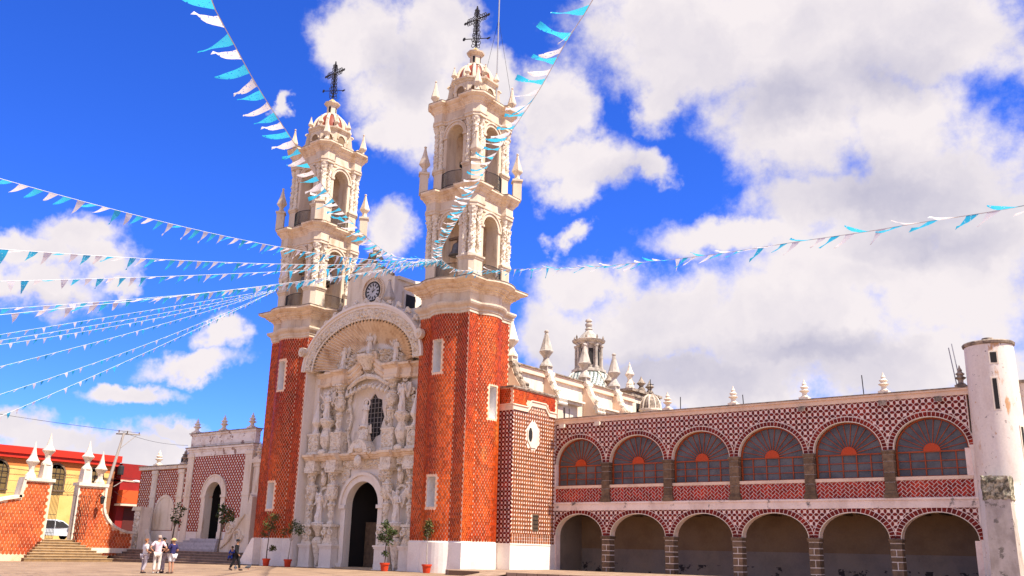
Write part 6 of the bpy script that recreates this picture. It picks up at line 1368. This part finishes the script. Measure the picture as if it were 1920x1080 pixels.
    for s in 'LR':
        a, b = S(J[s+'a']), S(J[s+'t']); m = MB(); d = (b-a); d.z = 0
        m.tube([tuple(a + Vector((0,0,-.012*H)) - d*.25), tuple(a + d*.35 + Vector((0,0,-.016*H))), tuple(b + d*.12)], [.024*H,.03*H,.02*H], 8); part('shoe', m, sm, t)
        h, e = S(J[s+'h']), S(J[s+'e']); d = (h-e).normalized(); u = d.orthogonal().normalized(); w = d.cross(u); m = MB(); m.sm = True
        m.ball(tuple(h + d*.022*H), (.020*H,.013*H,.026*H), 8, 6)
        for q in range(4): f0 = h + d*.035*H + w*(q-1.5)*.0085*H; m.tube([tuple(f0), tuple(f0 + d*(.022 + .004*(q in (1,2)))*H), tuple(f0 + d*.036*H + u*.012*H)], [.0052*H,.0048*H,.0035*H], 5)
        f0 = h + d*.01*H - w*.016*H; m.tube([tuple(f0), tuple(f0 - w*.014*H + d*.018*H), tuple(f0 - w*.014*H + d*.034*H + u*.006*H)], [.006*H,.0055*H,.004*H], 5); part('hand', m, skin, body)
    hc = S(J['hea']); m = MB(); m.sm = True
    m.ball((hc.x, hc.y - .050*H, hc.z - .008*H), (.010*H,.016*H,.018*H), 6, 5)
    for s in (-1, 1): m.ball((hc.x + s*.048*H, hc.y + .006*H, hc.z - .006*H), (.008*H,.014*H,.02*H), 6, 5)
    m.box(hc.x-.016*H, hc.x+.016*H, hc.y-.053*H, hc.y-.04*H, hc.z-.036*H, hc.z-.031*H); part('nose_and_ears', m, skin, body)
    m = MB()
    for s in (-1, 1): m.ball((hc.x + s*.019*H, hc.y - .046*H, hc.z + .006*H), (.007*H,.006*H,.005*H), 6, 4)
    part('eyes', m, IRON, body)
    if hair:
        m = MB(); m.sm = True; R = []
        for j in range(6):
            tt = pi/2 - j*.36; R.append([(hc.x + .053*H*max(cos(tt),.05)*cos(a), hc.y + .006*H + .060*H*max(cos(tt),.05)*sin(a), hc.z + .008*H + .060*H*sin(tt) - (.02*H if sin(a) < -.3 and j > 3 else 0)*0 + (.03*H if sin(a) < -.35 and j > 2 else 0)) for a in [2*pi*i/12 for i in range(12)]])
        m.rings(R, True, True, False); part('hair', m, cloth('hair_%d' % int(hair[0]*1000), hair) if 'hair_%d' % int(hair[0]*1000) not in bpy.data.materials else bpy.data.materials['hair_%d' % int(hair[0]*1000)], body)
    if hat:
        c, brim = hat; m = MB(); m.lathe([(.062*H,0),(.060*H,.035*H),(.045*H,.055*H),(.01*H,.062*H)], 14, (hc.x, hc.y, hc.z+.018*H))
        if brim > 1: m.lathe([(.058*H,.004*H),(.058*H*brim,-.006*H),(.058*H*brim,.0*H),(.058*H,.012*H)], 16, (hc.x, hc.y, hc.z+.018*H))
        else: m.box(hc.x-.045*H, hc.x+.045*H, hc.y-.115*H, hc.y-.03*H, hc.z+.018*H, hc.z+.026*H)
        part('hat' if brim > 1 else 'cap', m, c, t)
    return t
WHITE = cloth('white_cloth', (.78,.74,.72)); CREAM = cloth('cream_cloth', (.70,.62,.54)); PINKC = cloth('pink_stripe_cloth', (.78,.58,.62)); NAVY = cloth('navy_cloth', (.03,.025,.10)); BLACK = cloth('black_cloth', (.012,.011,.014)); BLUE = cloth('denim_cloth', (.03,.06,.26)); STRAW = cloth('straw', (.70,.48,.20)); GREYC = cloth('grey_cloth', (.42,.36,.38))
akimbo = dict(Le=(.21,.04,.66), Lh=(.12,-.03,.57), Re=(-.21,.04,.66), Rh=(-.12,-.03,.57))
face = atan2(1, 1)
person('person in a pale pink striped shirt and cream trousers, back turned, hands on hips', -41.70, 26.65, .004, radians(237), 1.80, akimbo, PINKC, CREAM, hair=(.42,.30,.24), shoes=(.45,.40,.36))
person('person in a white top and cropped pale trousers standing left of the pink shirt', -41.95, 26.12, .004, radians(172), 1.62, dict(Le=(.17,.0,.63), Lh=(.05,-.12,.60), Re=(-.16,.02,.64), Rh=(-.04,-.13,.60), Rk=(-.05,-.03,.28), Ra=(-.075,.06,.05), Rt=(-.08,-.04,.022)), WHITE, GREYC, hair=(.26,.10,.04), shoes=(.05,.03,.03))
person('person in a navy top, white shorts and a straw hat, right of the pink shirt', -41.50, 27.32, .004, radians(282), 1.66, dict(Le=(.16,-.05,.64), Lh=(.10,-.16,.62), Re=(-.17,.03,.64), Rh=(-.11,-.12,.66)), NAVY, WHITE, skin=SKIND if False else SKIN, short=True, hair=(.08,.05,.03), hat=(STRAW, 1.9), shoes=(.20,.12,.09))
person('dark-haired person half hidden between the pink shirt and the straw hat', -42.2, 27.25, .004, radians(10), 1.70, dict(Le=(.17,-.02,.65), Lh=(.06,-.13,.68)), BLACK, GREYC, hair=(.02,.016,.014))
stride = dict(Lk=(.05,-.10,.28), La=(.05,-.13,.05), Lt=(.05,-.225,.03), Rk=(-.05,.06,.28), Ra=(-.05,.17,.07), Rt=(-.05,.085,.022), Le=(.13,.06,.64), Lh=(.12,.04,.50), Re=(-.13,.0,.64), Rh=(-.12,-.10,.52))
person('person in a dark suit and cap walking across the plaza near the left tower', -45.4, 34.0, .004, radians(128), 1.72, stride, BLACK, BLACK, skin=SKIND, sleeve='long', hair=(.02,.016,.014), hat=(BLACK, .9))
sit = dict(pel=(0,0,.27), wai=(0,-.01,.35), che=(0,-.04,.47), sho=(0,-.07,.55), nec=(0,-.085,.59), chin=(0,-.10,.615), hea=(0,-.11,.67), Ls=(.105,-.07,.555), Rs=(-.105,-.07,.555), Le=(.13,-.14,.41), Lh=(.08,-.26,.40), Re=(-.13,-.14,.41), Rh=(-.08,-.26,.40), Lp=(.055,-.02,.26), Lk=(.07,-.24,.28), La=(.07,-.25,.165), Lt=(.07,-.34,.14), Rp=(-.055,-.02,.26), Rk=(-.07,-.24,.31), Ra=(-.07,-.26,.165), Rt=(-.07,-.35,.14))
person('person in blue sitting on the brown stairs beside the cheek wall', -59.95, 44.6, .075, radians(25), 1.68, sit, BLUE, BLUE, skin=SKIND, sleeve='long', hair=(.02,.016,.014))
# pigeons
PIG = mat('pigeon_grey', (.05,.05,.06), (.12,.12,.14), sc=20, bump=0, world_pos=False)
for X, Y, rz, lb in ((-47.6, 36.6, 1.2, 'pigeon pecking on the plaza to the right of the walking person'), (-46.3, 34.7, 2.6, 'pigeon on the plaza beside the feet of the walking person')):
    t = thing('pigeon', lb, 'pigeon', (X, Y, .004), rz, 'pigeons on the plaza')
    m = MB(); m.sm = True
    P = [((-.20,.10),.02),((-.13,.125),.045),((-.05,.145),.075),((.04,.16),.08),((.10,.175),.06),((.135,.21),.036),((.15,.25),.034),((.175,.262),.03),((.20,.255),.012)]
    m.tube([(a, 0, b) for (a, b), r in P], [r for _, r in P], 8); part('body', m, PIG, t)
    m = MB(); m.add([(-.30,-.04,.085),(-.30,.04,.085),(-.12,.05,.13),(-.12,-.05,.13),(-.30,-.04,.075),(-.30,.04,.075),(-.12,.05,.11),(-.12,-.05,.11)], [(0,1,2,3),(7,6,5,4),(0,4,5,1),(1,5,6,2),(2,6,7,3),(3,7,4,0)]); part('tail', m, PIG, t)
    for s in (-1, 1):
        m = MB(); m.ball((-.04, s*.065, .15), (.14,.022,.055), 8, 5); part('wing', m, PIG, t); m = MB(); m.tube([(.0, s*.03, .1),(.01, s*.03, 0),(.05, s*.03, .004)], .008, 4); part('leg', m, TERRA, t)
    m = MB(); m.lathe([(.009,0),(.002,.035)], 5); 
    b_ = part('beak', MB(), IRON, t) if False else None
# ================================================================ BUNTING
def flag_mat(name, c, c2):
    m = bpy.data.materials.new(name); m.use_nodes = True; nt = m.node_tree; N = nt.nodes; L = nt.links; b = N['Principled BSDF']; out = N['Material Output']
    b.inputs['Base Color'].default_value = (*c, 1); b.inputs['Roughness'].default_value = .45
    tl = N.new('ShaderNodeBsdfTranslucent'); tl.inputs[0].default_value = (*c2, 1); mx = N.new('ShaderNodeMixShader'); mx.inputs[0].default_value = .45
    L.new(b.outputs[0], mx.inputs[1]); L.new(tl.outputs[0], mx.inputs[2])
    a = N.new('ShaderNodeAttribute'); a.attribute_name = 'cut'          # cut-paper pattern: holes where the pattern is high
    v = N.new('ShaderNodeTexVoronoi'); v.inputs['Scale'].default_value = 7.5; L.new(a.outputs['Vector'], v.inputs['Vector'])
    lt = N.new('ShaderNodeMath'); lt.operation = 'LESS_THAN'; lt.inputs[1].default_value = .22; L.new(v.outputs['Distance'], lt.inputs[0])
    tr = N.new('ShaderNodeBsdfTransparent'); m2 = N.new('ShaderNodeMixShader'); L.new(lt.outputs[0], m2.inputs[0]); L.new(mx.outputs[0], m2.inputs[1]); L.new(tr.outputs[0], m2.inputs[2]); L.new(m2.outputs[0], out.inputs[0]); return m
FW = flag_mat('white_flag', (.80,.76,.76), (.78,.72,.72)); FB = flag_mat('turquoise_flag', (.04,.50,.74), (.04,.55,.80))
CORD = mat('cord', (.62,.62,.64), bump=0, fine=0)
def flag_mesh(mt, seed, size, wind, wf):
    """pennant hanging from its cord along local x, blown by the wind, with a curled cloth shape"""
    R_ = random.Random(seed); n, k = 7, 4; V = []; UV = []; w = size*wf; l = size*R_.uniform(.95,1.35)
    lift = R_.uniform(*wind); tw = R_.uniform(-1,1); amp = R_.uniform(.04,.12)*size; ph = R_.uniform(0,6)
    for i in range(n):
        f_ = i/(n-1); ww = w*(1-f_)*.98 + .015*size; a = lift*(.86 + .2*f_); 
        d = l*f_; cx = .5*w - size*.12*f_*f_*tw
        for j in range(k):
            g_ = j/(k-1) - .5; wv = amp*sin(5*f_ + ph + g_*3)*f_**.5
            x = cx + g_*ww; y = 0; 
            V.append((x + tw*.15*d*sin(a), -(d*sin(a)) + wv*cos(a), -(d*cos(a)) + wv*sin(a) + .12*size*f_*g_*tw)); UV.append((g_*ww/size + seed*3.1, d/size, 0))
    F = [(i*k+j, i*k+j+1, (i+1)*k+j+1, (i+1)*k+j) for i in range(n-1) for j in range(k-1)]
    me = bpy.data.meshes.new('pennant'); me.from_pydata(V, [], F); me.materials.append(mt); me.polygons.foreach_set('use_smooth', [True]*len(F))
    at = me.attributes.new('cut', 'FLOAT_VECTOR', 'POINT'); at.data.foreach_set('vector', [c for u in UV for c in u]); return me
WINDX = {}
def flag_set(size, wind, wf): return ([flag_mesh(FW, s, size, wind, wf) for s in range(7)], [flag_mesh(FB, s+20, size, wind, wf) for s in range(7)])
SETA = flag_set(.44, (.9, 1.5), 1.15); SETC = flag_set(.36, (.3, 1.3), 1.0); SETN = flag_set(.37, (.4, 1.1), .95); SETS = flag_set(.26, (.2, .7), 1.1)
def resample(P, step):
    P = [Vector(p) for p in P]
    # Catmull-Rom smoothing then equal arc steps
    Q = []
    for i in range(len(P)-1):
        p0, p1, p2, p3 = P[max(i-1,0)], P[i], P[i+1], P[min(i+2,len(P)-1)]
        for t in range(16):
            t /= 16; Q.append(.5*((2*p1) + (p2-p0)*t + (2*p0-5*p1+4*p2-p3)*t*t + (3*p1-p0-3*p2+p3)*t**3))
    Q.append(P[-1]); out = [Q[0]]; acc = 0
    for a, b in zip(Q[:-1], Q[1:]):
        l = (b-a).length
        while acc + l >= step:
            f_ = (step-acc)/l; a = a + (b-a)*f_; out.append(a.copy()); l = (b-a).length; acc = 0
        acc += l
    return out
def catenary(a, b, sag, n=24): return [(a[0]+(b[0]-a[0])*i/n, a[1]+(b[1]-a[1])*i/n, a[2]+(b[2]-a[2])*i/n - 4*sag*(i/n)*(1-i/n)) for i in range(n+1)]
def bunting(label, P, sets, step, off=0):
    t = thing('bunting_string', label, 'bunting', P[0], 0, 'strings of white and blue pennants'); O = Vector(P[0])
    Q = resample(P, step)[:298]; m = MB(); m.tube([tuple(q-O) for q in Q], .008, 3); part('cord', m, CORD, t)
    for i, (a, b) in enumerate(zip(Q[:-1], Q[1:])):
        me = random.choice(sets[(i+off) % 2]); o = bpy.data.objects.new('pennant', me); col.objects.link(o); o.parent = t
        d = (b-a); 
        if d.x > 0: a, d = b, -d          # wind blows towards -X: keep the flags on that side
        yaw_ = atan2(d.y, d.x)
        # the pennant swings out of the cord so that its tip is carried downwind
        up_v = Vector((0,0,1)); x = d.normalized(); y = up_v.cross(x).normalized(); z = x.cross(y)
        if y.dot(Vector((-1,-.25,0))) > 0: y = -y; x_ = x; M = Matrix((x, y, x.cross(y))).transposed().to_4x4()
        else: M = Matrix((x, y, z)).transposed().to_4x4()
        if M.to_3x3().col[2].z < 0: M = Matrix((-x, y, (-x).cross(y))).transposed().to_4x4(); a = a + d
        M.translation = a - O; o.matrix_local = M @ Matrix.Rotation(random.uniform(-.55,.45), 4, 'X')
aR = (-40.35, 44.7, 20.5); aL = (-58.08, 44.9, 21.2)
bunting('bunting string sweeping down from the top left of the sky across the left tower', [(-40.35,44.7,20.5),(-34.76,36.72,17.45),(-30.15,30.16,14.98),(-26.1,24.69,13.39),(-22.06,19.57,12.12),(-18.68,15.51,11.17),(-15.52,11.86,10.33),(-14.12,10.27,9.94),(-12.87,8.89,9.6),(-11.77,7.74,9.3),(-10.84,6.77,9.04),(-10.16,6.14,8.87),(-9.4,5.4,8.65)], SETA, .74)
bunting('bunting string rising from the right tower balcony to the top edge right of the tower', [(-40.35,44.7,20.5),(-35.38,39.18,18.93),(-28.84,32.6,16.87),(-21.59,25.37,14.55),(-16.92,20.68,13.06),(-13.17,17.02,11.81),(-10.3,14.2,10.83),(-8.03,11.85,10.04),(-6.64,10.45,9.52),(-5.6,9.3,9.15)], SETA, .74, 1)
bunting('bunting string running from the right tower over the arcade to the right edge', [(-40.35,44.7,20.5),(-37.88,42.81,19.12),(-34.88,40.65,17.81),(-28.23,35.88,15.49),(-23.87,32.73,14.02),(-18.4,28.73,12.1),(-14.35,25.69,10.78),(-11.24,23.28,9.77),(-8.79,21.29,8.99),(-6.81,19.6,8.36),(-4.93,17.9,7.71),(-3.42,16.43,7.18),(-2.41,15.36,6.78),(-1.71,14.57,6.51),(-1.0,13.7,6.2)], SETC, .57)
for k, (e, sag, lb) in enumerate((((-22.2,8.0,9.7),.8,'topmost bunting string of the left fan, with the largest pennants'), ((-26.0,9.8,9.0),.4,'second bunting string of the left fan, crossing the cloud'), ((-31.8,12.1,9.5),.2,'third bunting string of the left fan, nearly level'), ((-34.0,13.1,9.05),.4,'fourth bunting string of the left fan'), ((-30.2,11.6,7.95),.2,'fifth bunting string of the left fan, just under the fourth'))):
    bunting(lb, catenary(aR, e, sag), SETN, .56, k % 2)
for k, (e, sag, lb) in enumerate((((-45.98,18.51,10.57),0,'topmost of the three close bunting strings tied to the left tower'), ((-46.01,18.57,10.32),.2,'middle of the three close bunting strings tied to the left tower'), ((-46.03,18.61,10.13),.35,'lowest of the three close bunting strings tied to the left tower'), ((-46.13,18.85,9.02),.2,'third lowest bunting string on the left'), ((-46.22,19.12,7.67),.4,'second lowest bunting string on the left'), ((-46.08,19.7,6.8),.2,'lowest bunting string on the left, above the chapel'))):
    bunting(lb, catenary(aL, e, sag), SETS, .60, k % 2)
